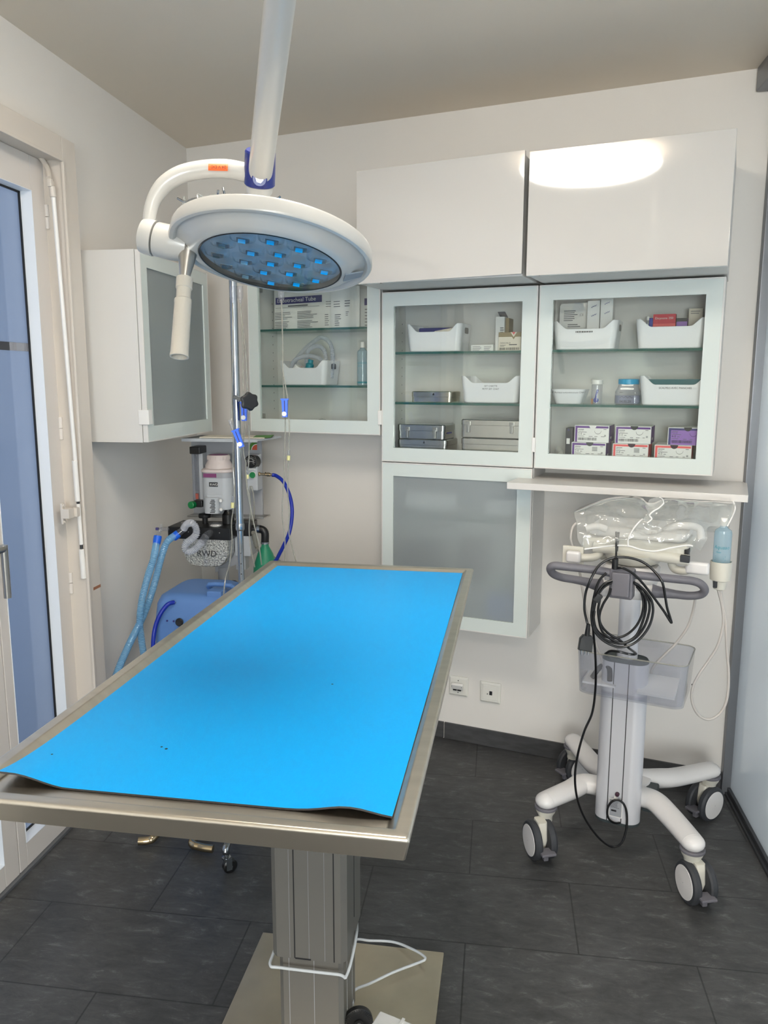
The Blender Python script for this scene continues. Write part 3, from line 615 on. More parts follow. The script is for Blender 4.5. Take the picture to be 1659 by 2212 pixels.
m = MB(); o = w(-.352, .15, C2 + .062); a = (UP + WS * .25).normalized(); m.lathe([(.0165, 0), (.0165, .024), (.0135, .026), (.0105, .028), (.0105, .042)], o, a, 20); tag(obj('tube_connector', m, 'teal_cap'), 'teal plastic tube connector lying in the corner bin', 'connector')
m = MB(); o = w(-.415, .15, C2 + .05); a = (UP * .8 + WS * .5).normalized(); m.lathe([(.018, 0), (.0185, .004), (.0185, .03), (.0165, .033)], o, a, 24); m.use(1).tube([o + a * .031 + WN * .017 * math.cos(t) - WS * .01 * math.sin(t) for t in (0, 1, 2, 3, 4)], .001, 5, 3); tag(obj('white_connector', m, ['plastic_white', 'coral']), 'white cap with red print lying in the corner bin', 'connector')
m = MB(); o = w(-.335, .13, 1.3212)
g = [[(x, y) for x in range(9)] for y in range(4)]
m.loops([[w(-.43 + .2 * i / 12, .08 + .1 * j / 3, 1.322 + max(0, .036 - abs(i - 7) * .006) * (.6 + .4 * math.sin(j * 1.3)) + .004 * math.sin(i * 1.7 + j)) for i in range(13)] for j in range(4)], (0, 0), False)
m.use(1).loops([[w(-.4 + .19 * i / 12, .1885 - .012 * j, 1.3225 + max(0, .026 - abs(i - 5) * .006) - .002 * j) for i in range(13)] for j in range(3)], (0, 0), False)
tag(obj('plastic_wrap', m, ['film', 'navy']), 'crumpled clear wrap with blue edge on the corner cabinet floor', 'wrapper')
# blurred things behind the frosted panes
m = MB(); m.cyl(w(.075, .1, .992 + .052), w(.29, .1, .992 + .052), .05, seg=28, bev=.004); tag(obj('paper_roll', m, 'plastic_white'), 'white roll lying behind the frosted low door, upper shelf left', 'roll')
m = MB(); m.cyl(w(.4, .1, .992 + .041), w(.53, .1, .992 + .041), .04, seg=28, bev=.004); tag(obj('paper_roll', m, 'paper'), 'pale roll lying behind the frosted low door, upper shelf right', 'roll')
carton('dark pack standing behind the frosted low door, middle shelf left', .07, .2, .05, .15, .753, .87, ['slate'], cat='pack', name='supply_pack')
carton('grey pack standing behind the frosted low door, middle shelf centre', .3, .4, .05, .15, .753, .9, ['rubber_dark'], cat='pack', name='supply_pack')
carton('blue pack standing behind the frosted low door, at the bottom right', .42, .54, .05, .15, .58, .7, ['blue_case'], cat='pack', name='supply_pack')
m = MB(lf).box(.08, .25, .05, .15, 1.721, 1.84, .004); tag(obj('supply_pack', m, 'paper_warm'), 'pale box behind the frosted door on the left wall, top shelf', 'pack')
m = MB(lf).box(.06, .2, .05, .15, 1.501, 1.62, .004); tag(obj('supply_pack', m, 'rubber_dark'), 'dark box behind the frosted door on the left wall, middle shelf', 'pack')

# ------------------------------------------------------------------ operating table
TA = -0.00926; T0 = Vector((-0.1082,0.8974,0.9548)); TU = Vector((-math.cos(TA), -math.sin(TA), 0)); TV = Vector((-math.sin(TA), math.cos(TA), 0))
TW, TL, TZ = 0.64028, 1.45732, 0.95478
def tp(u, v, z): return Vector((T0.x, T0.y, 0)) + TU * u + TV * v + UP * z        # u from the right edge, v from the near edge
t = thing('operating_table', 'steel operating table on a grey lifting column with a blue mat on top', 'table', tp(TW / 2, .73, 0))
m = MB()
def tring(i, z, r=.004): return [tp(TW / 2 + x, TL / 2 + y, z) for x, y in rrect(TW - 2 * i, TL - 2 * i, max(.0015, r - i * .05), 4)]
m.loops([tring(.03, TZ - .034), tring(.007, TZ - .0345), tring(.0062, TZ - .034), tring(0, TZ - .006), tring(.0015, TZ - .0015), tring(.005, TZ), tring(.019, TZ - .0004), tring(.022, TZ - .0016), tring(.033, TZ - .0105), tring(.037, TZ - .0118), tring(.06, TZ - .0118)])
obj('table_top', m, 'steel', t, sharp=50)
cxp = tp(.31, .72, 0); CX, CY = -.41, 1.628
def colring(hx, hy, ch, z): return [Vector((CX + a, CY + b, z)) for a, b in ((hx, -hy + ch), (hx, hy - ch), (hx - ch, hy), (-hx + ch, hy), (-hx, hy - ch), (-hx, -hy + ch), (-hx + ch, -hy), (hx - ch, -hy))]
m = MB(); hx, hy = .0855, .09; m.loops([colring(hx, hy, .012, .238), colring(hx, hy, .012, .9)])
m.use(1)
for x in (-.032, .058): m.box(CX + x - .0012, CX + x + .0012, CY - hy - .0008, CY - hy + .001, .24, .9)
m.box(CX - .031, CX + .005, CY - hy - .0007, CY - hy + .001, .238, .2415)
for y in (.0,): m.box(CX + hx - .001, CX + hx + .0008, CY + y - .0015, CY + y + .0015, .29, .9)
m.use(2)
for x in (-.043, .001, .037): m.box(CX + x - .0003, CX + x + .0003, CY - hy - .0006, CY - hy + .001, .24, .9)
obj('column', m, ['alu_grey', 'ink', 'machine_grey'], t)
m = MB(); hx, hy = .074, .076; m.loops([colring(hx, hy, .01, .012), colring(hx, hy, .01, .26)]); m.use(1)
for x in (-.05, .008): m.box(CX + x - .0007, CX + x + .0007, CY - hy - .0006, CY - hy + .001, .012, .25)
for y in (-.03, .03): m.box(CX + hx - .001, CX + hx + .0006, CY + y - .0007, CY + y + .0007, .012, .25)
obj('inner_column', m, ['alu_grey', 'machine_grey'], t)
m = MB(); m.box(CX - .17, CX + .17, CY - .42, CY + .42, .885, TZ - .045, .004); obj('top_support', m, 'alu_grey', t)
m = MB().box(-.634, -.134, 1.36, 1.894, .004, .013, .002); obj('base_plate', m, 'steel_plate', t)
for x, y in ((-.6, 1.4), (-.17, 1.4), (-.6, 1.86), (-.17, 1.86)): obj('base_foot', MB().cyl((x, y, 0), (x, y, .006), .018, seg=16), 'rubber_dark', t)
# knurled black wheel at the column foot
m = MB(); o = Vector((-.312, 1.6, .048)); a = V(.35, -1, .12).normalized(); pr = []
m.lathe([(.032, 0), (.0345, .003), (.0345, .015), (.031, .018), (.012, .0175), (.011, .021)], o, a, 40)
e1 = a.orthogonal().normalized(); e2 = a.cross(e1)
for i in range(40): q = o + a * .0165 + (e1 * math.cos(i * PI / 20) + e2 * math.sin(i * PI / 20)) * .0285; m.obox(q, e1 * math.cos(i * PI / 20) + e2 * math.sin(i * PI / 20), e2 * math.cos(i * PI / 20) - e1 * math.sin(i * PI / 20), a, .004, .0008, .0022)
m.use(1).lathe([(.006, 0), (.006, .002), (.0035, .0021)], o + a * .0205, a, 6)
obj('adjusting_wheel', m, ['black_plastic', 'satin_metal'], t, label='black knurled wheel at the foot of the column')
# blue mat with its near edge lifting
m = MB(); nu, nv = 40, 60; top = []; u0, u1, v0, v1 = .031, TW - .036, .0585, TL - .034
def lift(u, v):
    z = 0; d = v - v0
    z += .0105 * math.exp(-((u - .09) / .045) ** 2) * math.exp(-d / .05)
    z += .016 * sstep((u - (u1 - .11)) / .09) * math.exp(-d / .07)
    z += .0012 * math.sin(7 * u + 2) * math.sin(4 * v) ** 2
    return max(0, z)
bz = TZ - .0113; G = []
for j in range(nv + 1):
    v = v0 + (v1 - v0) * (j / nv) ** 1.6
    row = []
    for i in range(nu + 1): u = u0 + (u1 - u0) * i / nu; row.append((u, v, bz + lift(u, v)))
    G.append(row)
K = nu + 1
vs = [tp(u, v, z + .003) for r in G for u, v, z in r] + [tp(u, v, z) for r in G for u, v, z in r]; n = len(vs) // 2
fs = [[j * K + i, j * K + i + 1, (j + 1) * K + i + 1, (j + 1) * K + i] for j in range(nv) for i in range(nu)]
edge = [i for i in range(K)] + [j * K + nu for j in range(1, nv + 1)] + [nv * K + i for i in range(nu - 1, -1, -1)] + [j * K for j in range(nv - 1, 0, -1)]
m.add(vs, fs); m.use(1); k0 = 0
m.m += [1] * len(fs); m.f += [[n + a for a in f[::-1]] for f in fs]
for a, b in zip(edge, edge[1:] + edge[:1]): m.f.append([a, b, n + b, n + a]); m.m.append(1)
for (u, v, r) in ((.215, .50, .0022), (.42, .2, .002), (.41, .195, .0025), (.57, .14, .0018)):
    m.use(2).disc(tp(u, v, bz + lift(u, v) + .0033), TU, TV, r, 8)
mat_o = obj('table_mat', m, ['mat_blue', 'mat_back', 'ink'], sharp=60)
tag(mat_o, 'bright blue rubber mat lying on the steel table, near edge curling up', 'mat')
# power cord slung round the table column
m = MB()
m.tube([(-.21, 1.72, .9), (-.322, 1.735, .45), (-0.3348,1.7220,0.2328), (-.318, 1.62, .226 + .02), (-.322, CY - .096, .218), (-.345, CY - .0965, .2165), (-.47, CY - .0965, .2165), (-.4985, CY - .094, .218), (-.501, CY - .05, .222), (-.5, CY + .06, .235), (-.47, CY + .096, .24), (-.4, CY + .1, .12), (-.385, 1.8, .02), (-0.3798,1.8925,0.0170), (-0.3343,1.9016,0.0170), (-0.2710,1.9023,0.0200), (-0.2170,1.8712,0.0300), (-0.1848,1.8470,0.0340), (-0.1788,1.8356,0.0330), (-0.1933,1.8253,0.0300), (-0.2534,1.7811,0.0300), (-0.3051,1.7348,0.0300), (-0.3404,1.7045,0.0300), (-.335, 1.66, .03)], .0033, 10, 8)
tag(obj('power_cord', m, 'white_cord'), 'white cable slung round the grey table column and over its base plate', 'cable')
m = MB(); o = (-0.2855,1.6226,0.0600); o = Vector((-.285, 1.63, .013)); xd = V(1, -.33, 0).normalized(); yd = V(.33, 1, 0).normalized()
m.obox(Vector((-.215, 1.545, .03)), xd, yd, UP, .075, .07, .017, .004)
m.use(1).obox(Vector((-.215, 1.545, .048)), xd, yd, UP, .06, .03, .002, .001)
m.use(0).obox(Vector((-.225, 1.56, .0475)), xd, yd, UP, .0035, .062, .0015, .0008)
tag(obj('foot_switch', m, ['plastic_white', 'machine_light']), 'white foot switch lying on the steel base plate under the table', 'switch')

# ------------------------------------------------------------------ surgical lamp
LD = 1.42
e1 = R_ * math.cos(math.radians(10)) - U_ * math.sin(math.radians(10))
LC = Vector((-0.4281,1.4269,1.7358)); view = (LC - Vector((0, 0, 1.51625))).normalized(); e1 = (e1 - view * e1.dot(view)).normalized()
mm = e1.cross(view); tl = math.radians(21.3); nf = -mm * math.cos(tl) - view * math.sin(tl); wv = nf.cross(e1)
def lp(x, y, z): return LC + e1 * x + wv * y + nf * z          # z grows towards the face of the lamp
PX = LD / 1713.43620
t = thing('surgical_lamp', 'white round surgical lamp with many small lights, hanging over the table', 'lamp', LC)
m = MB(); R0 = 218 * PX
m.lathe([(.001, -.044), (.07, -.042), (.125, -.036), (.158, -.029), (R0 - .009, -.027), (R0 - .004, -.025), (R0 - .002, -.021), (R0 - .001, -.012), (R0, -.002), (R0 - .002, .001), (R0 - .008, .002), (R0 - .0115, -.001), (R0 - .0135, -.004), (R0 - .015, -.0035), (R0 - .03, .0045), (.142, .0135), (.128, .016)], LC, nf, 72, (1, 0))
obj('lamp_head', m, 'lamp_white', t, sharp=40)
m = MB(); m.lathe([(.128, .0162), (.1263, .0172), (.1245, .0166)], LC, nf, 72, (0, 0)); obj('lens_rim', m, 'black_plastic', t)
m = MB(); m.lathe([(.001, .005), (.126, .005)], LC, nf, 64, (0, 0)); ln = obj('lens_plate', m, 'lens_back', t)
m = MB(); m.lathe([(.001, .0166), (.125, .0166)], LC, nf, 64, (0, 0)); obj('lens_cover', m, 'lens_cover', t)
spots = [(0, 0)] + [(.054 * math.cos(a * PI / 3 + .3), .054 * math.sin(a * PI / 3 + .3)) for a in range(6)] + [(.106 * math.cos(a * PI / 6 + .05), .106 * math.sin(a * PI / 6 + .05)) for a in range(12)]
for x, y in spots:
    m = MB(); c = lp(x * .91, y * .91, .005)
    m.lathe([(.026, .0002), (.0245, .005), (.018, .009), (.009, .0105)], c, nf, 6, (0, 0))
    ct = (nf + wv * .30 - e1 * x * 1.6).normalized(); q = c + nf * .0108
    m.use(1); ex = e1; ey = ct.cross(ex).normalized(); m.obox(q, ex, ey, ct, .0062, .0055, .0006)
    m.use(2).obox(q - nf * .0012 + ex * .002, ex, wv, nf, .011, .0085, .0004)
    m.use(0).lathe([(.014, 0), (.0128, .002), (.009, .0035)], c + nf * .0078, nf, 20, (0, 0))
    obj('light_module', m, ['lens_cover', 'led_chip', 'satin_metal'], t)
# bracket at the right of the ring
m = MB(); m.loops([[lp(.17 + a, b, c) for a, b, c in ((-.036, -.02, .0145), (-.036, .014, .0145), (-.004, .011, .0025), (-.004, -.016, .0025))], [lp(.17 + a, b, c) for a, b, c in ((-.036, -.02, .0175), (-.036, .014, .0175), (-.004, .011, .0045), (-.004, -.016, .0045))]])
obj('bracket', m, 'lamp_shaded_grey', t)
DD = lambda *a: Vector(a)
# joint and yoke
j0, j1, j2 = Vector((-0.6616,1.3963,1.7715)), Vector((-0.6344,1.3995,1.7650)), Vector((-0.5980,1.4032,1.7536)); ja = (j1 - j0).normalized()
m = MB(); m.lathe([(.02, 0), (.029, .004), (.031, .012), (.0315, (j1 - j0).length - .001)], j0, ja, 36); obj('yoke_joint', m, 'lamp_white', t)
m = MB(); m.lathe([(.029, 0), (.03, .002), (.0305, .024), (.03, .033), (.026, .06)], j1 + ja * .0015, ja, 36); obj('joint_sleeve', m, 'lamp_white', t)
m = MB(); m.tube([(-0.6456,1.3960,1.7551), (-0.6467,1.4027,1.7960), (-0.6410,1.4091,1.8287), (-0.6238,1.4168,1.8582), (-0.5949,1.4247,1.8778), (-0.5566,1.4322,1.8869), (-0.5117,1.4395,1.8886), (-0.4664,1.4451,1.8797)], [.0105, .0115, .0125, .0145, .0155, .016, .0165, .0165], 20, 8, flat=1.0)
yk = obj('yoke_arm', m, 'lamp_white', t)
a_, b_ = Vector((-0.5351,1.4123,1.8859)), Vector((-0.5028,1.4172,1.8851)); xd = (b_ - a_).normalized(); yd = -(U_ - xd * U_.dot(xd)).normalized(); fz = view * -1
m = MB(); s0 = Vector((-0.5206,1.4193,1.8867)); W_, H_ = .0345, .0142
m.loops([[s0 + xd * (W_ / 2 * k) + (-yd) * (H_ * .62 * math.sin(a)) + fz * (.0095 * (math.cos(a) - 1)) + fz * .0025 for a in (-.75, -.45, -.15, .15, .45, .75)] for k in (-1, 1)], (0, 0), False)
m.use(1).text('24 V DC', s0 + fz * .0034 + xd * .0145 - yd * .0028, -xd, yd, .0075)
obj('sticker', m, ['orange', 'ink'], yk, label='orange voltage sticker, upside down')
pa, pb = Vector((-0.4531,1.4460,1.8723)), Vector((-0.3177,1.1222,2.0170)); pd = (pb - pa).normalized()
m = MB(); m.lathe([(.001, -.031), (.018, -.03), (.0235, -.024), (.0245, -.01), (.0245, .03)], pa + UP * 0, (pd + UP * .8).normalized(), 32); obj('arm_end', m, 'lamp_white', t)
m = MB(); m.lathe([(.0255, -.012), (.0275, -.01), (.0275, .02), (.0268, .044), (.0245, .047)], pa, (pd * .6 + UP * .8).normalized(), 36); q = pa + (-view) * .0275 + UP * (-.004); m.lathe([(.0135, -.006), (.0135, .003), (.0118, .0045)], q, -view, 24); m.use(1).lathe([(.007, 0), (.007, .0006)], q - view * .0045, -view, 6)
obj('collar', m, ['blue_collar', 'satin_metal'], t, label='dark blue plastic collar')
end = pa + pd * ((pb - pa).length * 1.75)
m = MB(); m.cyl(pa + pd * .012, end, .0212, seg=36); obj('spring_arm', m, 'lamp_white', t)
m = MB(); m.lathe([(.02, -.06), (.034, -.055), (.036, .03), (.03, .04)], end, UP, 32); m.cyl(end + UP * .03, Vector((end.x, end.y, CEIL - .03)), .024, seg=32); m.lathe([(.085, 0), (.09, .004), (.09, .03)], Vector((end.x, end.y, CEIL - .031)), UP, 40); obj('ceiling_tube', m, 'lamp_white', t)
# sterile handle
h0, h1, h2, h3 = Vector((-0.5745,1.4003,1.7446)), Vector((-0.5748,1.3815,1.6945)), Vector((-0.5733,1.3679,1.6549)), Vector((-0.5704,1.3332,1.5554)); ha = (h3 - h1).normalized()
m = MB(); m.lathe([(.0175, 0), (.0172, .004), (.009, (h1 - h0).length)], h0, h1 - h0, 32); obj('handle_cone', m, 'satin_metal', t, label='brushed metal cone')
m = MB(); l = (h3 - h1).length; l2_ = (h2 - h1).length
m.lathe([(.0125, 0), (.0145, .001), (.0145, .02), (.0128, .0215), (.0125, l2_ - .002), (.0152, l2_), (.0155, l2_ + .004), (.0148, l2_ + .008), (.0155, l - .008), (.0162, l - .005), (.0162, l), (.0135, l), (.0125, l - .012), (.001, l - .013)], h1, ha, 36, (1, 0)); obj('handle_grip', m, 'lamp_grip', t, label='beige grip handle')

# ------------------------------------------------------------------ crank rod beside the terrace door
t = thing('crank_rod', 'white shutter crank rod hanging in the frame of the terrace door', 'crank', (-1.4, 2.37, .856))
m = MB(); m.tube([(-1.452, 2.39, 2.2), (-1.425, 2.385, 2.16), (-1.4050,2.3586,2.1207)], .008, 12, 4); m.obox((-1.4020,2.3596,2.1075), (1, 0, 0), (0, 1, 0), (0, 0, 1), .007, .007, .012, .003); m.cyl((-1.4000,2.3653,2.0993), (-1.4000,2.3691,2.0679), .0095, seg=18, bev=.001); m.obox((-1.3990,2.3643,2.1044), (1, 0, 0), (0, 1, 0), (0, 0, 1), .003, .0075, .01, .001)
obj('crank_joint', m, 'frame_beige', t)
m = MB(); m.cyl((-1.4000,2.3695,2.0706), (-1.4000,2.4011,1.2500), .0066, seg=18); obj('rod', m, 'plastic_white', t)
m = MB(); m.cyl((-1.4000,2.3961,1.2551), (-1.4000,2.4002,1.1198), .0088, seg=20, bev=.001); m.cyl((-1.4000,2.4022,1.1118), (-1.4000,2.4064,0.9735), .007, seg=18); m.cyl((-1.3980,2.4012,0.9589), (-1.3980,2.4043,0.8581), .0092, seg=20, bev=.001); m.use(1).cyl((-1.4000,2.4004,1.1213), (-1.4000,2.4018,1.1087), .005, seg=12); m.cyl((-1.4000,2.4052,0.9753), (-1.3990,2.4027,0.9569), .005, seg=12)
obj('crank_handle', m, ['plastic_white', 'rubber_dark'], t)
m = MB(); o = Vector((-1.4000,2.3821,1.0872)); m.obox(o + V(-.012, -.027, 0), (1, 0, 0), (0, 1, 0), (0, 0, 1), .014, .017, .016, .002); m.obox(o + V(.0, .0, 0), (1, 0, 0), (0, 1, 0), (0, 0, 1), .011, .01, .015, .003); m.cyl(o + V(-.022, -.035, -.027), o + V(-.016, -.035, -.027), .005, seg=12); m.cyl(o + V(-.022, -.035, .027), o + V(-.016, -.035, .027), .005, seg=12); m.obox(o + V(-.024, -.035, 0), (1, 0, 0), (0, 1, 0), (0, 0, 1), .004, .008, .034, .002)
obj('rod_clip', m, 'frame_beige', t)
m = MB(); a, b = Vector((-1.3845,2.4381,0.8113)), Vector((-1.3845,2.4919,0.8153)); m.box(-1.3852, -1.3843, a.y, 2.486, a.z - .004, a.z + .006); tag(obj('tape_scrap', m, 'tape_brown'), 'small scrap of brown tape stuck on the door casing', 'tape')

# ------------------------------------------------------------------ drip stand with infusion lines
PY = 2.45; px_ = -.862
t = thing('drip_stand', 'chrome drip stand on castors behind the operating table', 'stand', (px_, PY, 0))
m = MB(); m.cyl((px_, PY, 1.04), (px_, PY, 2.03), .0125, seg=24); obj('upper_pole', m, 'chrome', t)
m = MB(); m.cyl((px_, PY, .16), (px_, PY, 1.042), .0105, seg=24); m.use(1)
for i in range(14): m.lathe([(.002, 0), (.002, .0004)], (px_ + .004, PY - .0099, .5 + i * .035), (.3, -1, 0), 8)
m.use(0).lathe([(.0128, 0), (.0145, .004), (.0145, .02), (.0128, .024)], (px_, PY, 1.03), UP, 24); obj('lower_pole', m, ['chrome', 'ink'], t)
m = MB(); k0, k1 = Vector((px_, PY - .012, 1.462)), Vector((-0.7980,2.3850,1.4505)); m.use(1).cyl(k0, k0 + (k1 - k0) * .55, .007, seg=16); m.use(0); a = (k1 - k0).normalized(); a = (a + V(.5, -.9, .1)).normalized(); e_ = a.orthogonal().normalized(); g_ = a.cross(e_)
rr = lambda k, h: [k1 + a * h + (e_ * math.cos(2 * PI * i / 42) + g_ * math.sin(2 * PI * i / 42)) * k * (1 + .09 * math.cos(6 * 2 * PI * i / 42)) for i in range(42)]
m.loops([rr(.012, -.016), rr(.016, -.008), rr(.0255, -.006), rr(.0275, 0), rr(.0265, .008), rr(.02, .011)]); obj('clamp_knob', m, ['black_plastic', 'chrome'], t, label='black star-shaped knob')
m = MB(); m.lathe([(.0125, 0), (.018, .004), (.018, .03), (.0125, .034)], (px_, PY, 2.0), UP, 20); obj('hook_hub', m, 'chrome', t)
hooks = [[(px_, PY, 2.035), (-0.9659,2.4500,2.0658), (-1.0053,2.4500,2.0588), (-1.0335,2.4500,2.0706)], [(px_, PY, 2.035), (-0.8957,2.5000,2.0824), (-0.9012,2.5000,2.0991), (-0.9024,2.5000,2.1087)], [(px_, PY, 2.035), (-0.7491,2.4500,2.0454), (-0.7167,2.4500,2.0578), (-0.7035,2.4500,2.0654)], [(px_, PY, 2.035), (-.86, 2.36, 2.03), (-.85, 2.31, 2.04), (-.845, 2.3, 2.055)]]
for h in hooks: obj('hook', MB().tube(h, .0035, 10, 6), 'chrome', t)
cz = Vector((-.832, 2.153, 0))
base = Vector((px_, PY, .155))
for i in range(4):
    a = math.atan2(cz.y - PY, cz.x - px_) + i * PI / 2; d = V(math.cos(a), math.sin(a), 0); e = Vector((px_, PY, 0)) + d * .3
    m = MB().tube([base, base + d * .1 - UP * .01, base + d * .22 - UP * .055, e + UP * .085, e + UP * .068], [.013, .0125, .0115, .0115, .012], 14, 6); lg = obj('leg', m, 'chrome', t)
    m = MB(); lgd = d; d = Matrix.Rotation(math.radians(-55), 3, 'Z') @ d; x = V(-d.y, d.x, 0); m.lathe([(.014, 0), (.014, .005), (.009, .007), (.009, .018)], e + UP * .05, UP, 18); m.obox(e + UP * .035 + x * .014 - d * .004, x, d, UP, .0012, .009, .02, .0005); m.obox(e + UP * .035 - x * .014 - d * .004, x, d, UP, .0012, .009, .02, .0005); m.obox(e + UP * .0535 - d * .002, x, d, UP, .015, .009, .0015)
    m.use(1).lathe([(.018, 0), (.0225, .003), (.0225, .017), (.018, .02)], e + UP * .0226 - d * .01 - x * .01, x, 28); m.use(0).lathe([(.006, 0), (.006, .024)], e + UP * .0226 - d * .01 - x * .012, x, 12)
    obj('castor', m, ['chrome', 'black_plastic'], lg)
def line(name_label, paths, tips, clampq, loc):
    t = thing('infusion_line', name_label, 'tube', loc, 'infusion lines on the drip stand')
    m = MB()
    for q in paths: m.tube(q, .0022, 8, 6)
    obj('tubing', m, 'clear_tube', t)
    for kind, a, b in tips:
        a, b = Vector(a), Vector(b); m = MB(); l = (b - a).length
        if kind == 'drip': m.lathe([(.0095, 0), (.0095, l * .62), (.0045, l * .85), (.0035, l)], a, b - a, 16); obj('drip_chamber', m, 'clear_plastic', t)
        else: m.lathe([(.0032, 0), (.004, .002), (.004, l * .6)], a, b - a, 12); m.use(1).lathe([(.0055, l * .55), (.0055, l)], a, b - a, 12); obj('luer_connector', m, ['clear_plastic', 'yellow_tip' if kind == 'y' else 'clear_plastic'], t)
    a, b = Vector(clampq[0]), Vector(clampq[1]); d = (b - a).normalized(); x = R_ - d * R_.dot(d); x.normalize(); y = d.cross(x); l = (b - a).length; m = MB()
    m.loops([[a + d * h + x * sx * k + y * sy * .0085 for sx, sy in ((1, 1), (-1, 1), (-1, -1), (1, -1))] for h, k in ((0, .0125), (l * .06, .0125), (l * .08, .0095), (l, .0075))])
    sgn = 1 if (y.dot(F_) < 0) else -1
    m.use(2).obox(a + d * l * .5 + y * sgn * .0087, x, d, y, .0014, l * .4, .0004)
    m.use(1).lathe([(.0072, -.002), (.0072, .003)], a + d * l * .82 + y * sgn * .0075 - x * .002, y * sgn, 18)
    obj('roller_clamp', m, ['blue_clip', 'plastic_white', 'navy'], t, label='blue roller clamp with white wheel')
line('clear infusion line whose blue clamp tilts across the chrome drip stand pole', [[(-0.8585,2.4300,1.7507),(-0.8581,2.4200,1.6024),(-0.8727,2.4400,1.4589),(-0.8763,2.4400,1.3930),(-0.8621,2.4100,1.3582),(-0.8584,2.4000,1.3152),(-0.8689,2.4200,1.2543),(-0.8666,2.4200,1.1798),(-0.8700,2.4200,1.1196),(-0.8797,2.4200,1.0586),(-0.8800,2.4200,0.9975),(-0.8901,2.4200,0.9277),(-0.9061,2.4200,0.8727),(-0.8992,2.3800,0.8290)]], [('drip', (-0.8584,2.4300,1.8021), (-0.8570,2.4300,1.7507)), ('w', (-0.8621,2.4100,1.3597), (-0.8717,2.4100,1.3916)), ('y', (-0.8687,2.4100,1.1482), (-0.8714,2.4100,1.1105))], ((-0.8491,2.3950,1.3622), (-0.8280,2.3950,1.3073)), (-.85, 2.42, .9))
line('clear infusion line with blue clamp half behind the black knob', [[(-0.8434,2.4600,1.7532),(-0.8393,2.4600,1.6324),(-0.8415,2.4600,1.5024),(-0.8406,2.4600,1.4293),(-0.8392,2.4600,1.3702),(-0.8433,2.4600,1.3330),(-0.8473,2.4600,1.3031),(-0.8450,2.4600,1.2732),(-0.8395,2.4600,1.2508),(-0.8403,2.4600,1.2206),(-0.8373,2.4600,1.1600),(-0.8292,2.4600,1.1144),(-0.8182,2.4600,1.0533),(-0.8040,2.4600,0.9919),(-0.7949,2.4600,0.9143)], [(-0.8502,2.4800,1.7552),(-0.8378,2.4800,1.6044),(-0.8341,2.4800,1.4582),(-0.8328,2.4800,1.3393),(-0.8368,2.4800,1.2488),(-0.8448,2.4800,1.1877),(-0.8343,2.4800,1.1112),(-0.8412,2.4800,1.0335),(-0.8381,2.4800,0.9710),(-0.8256,2.4800,0.9006)]], [('drip', (-0.8433,2.4600,1.8052), (-0.8434,2.4600,1.7532)), ('y', (-0.8404,2.4700,1.2270), (-0.8396,2.4700,1.1982))], ((-0.8332,2.4400,1.4474), (-0.8334,2.4400,1.3875)), (-.82, 2.46, .95))
line('clear infusion line hanging right of the drip stand before the corner cabinet', [[(-0.7040,2.4400,1.7565),(-0.7031,2.4400,1.6589),(-0.7039,2.4400,1.5457),(-0.7023,2.4400,1.4741),(-0.6989,2.4400,1.4164),(-0.7001,2.4400,1.3582),(-0.7046,2.4400,1.2847),(-0.7078,2.4400,1.1956),(-0.7138,2.4400,1.1280),(-0.7149,2.4400,1.0751),(-0.7084,2.4400,1.0144),(-0.7086,2.4400,0.9222)], [(-0.7010,2.4300,1.5456),(-0.6944,2.4300,1.5029),(-0.6877,2.4300,1.4600),(-0.6871,2.4300,1.4169),(-0.6834,2.4300,1.3735),(-0.6860,2.4300,1.3152),(-0.6885,2.4300,1.2638),(-0.6925,2.4300,1.2120),(-0.6921,2.4300,1.1525),(-0.6886,2.4300,1.0926),(-0.6913,2.4300,1.0321),(-0.6800,2.4300,0.9792),(-0.6655,2.4300,0.9262)]], [('drip', (-0.7047,2.4400,1.7952), (-0.7042,2.4400,1.7496)), ('y', (-0.6863,2.4300,1.2976), (-0.6884,2.4300,1.2653))], ((-0.6939,2.4200,1.4588), (-0.6935,2.4200,1.4014)), (-.6, 2.44, .95))
m = MB()
for q in ([[(-1.0156,2.4500,2.0646),(-1.0106,2.4500,2.0753),(-1.0180,2.4500,2.0429)]], [[(-0.9554,2.4300,2.0531),(-0.9605,2.4300,2.0748),(-0.9459,2.4300,2.0690),(-0.9436,2.4300,2.0500)]], [[(-0.9134,2.4600,2.0526),(-0.9383,2.4600,2.0697),(-0.9214,2.4600,2.0800),(-0.8918,2.4600,2.0737),(-0.8619,2.4600,2.0781),(-0.8324,2.4600,2.0744),(-0.8179,2.4600,2.0659)]]):
    m.tube(q[0], .0025, 6, 5)
m.loops([[Vector(q) for q in r] for r in ([(-1.0167,2.4400,2.0108),(-1.0080,2.4400,2.0731),(-1.0014,2.4400,2.0512),(-0.9747,2.4400,2.0436),(-0.9600,2.4400,2.0770)], [(-1.0148,2.4600,2.0035),(-0.9975,2.4600,2.0552),(-0.9830,2.4600,2.0411),(-0.9528,2.4600,2.0429),(-0.9292,2.4600,2.0721)])], (0, 0), False)
tag(obj('infusion_bag', m, 'film'), 'clear crumpled infusion bags hooked on top of the drip stand', 'bag')

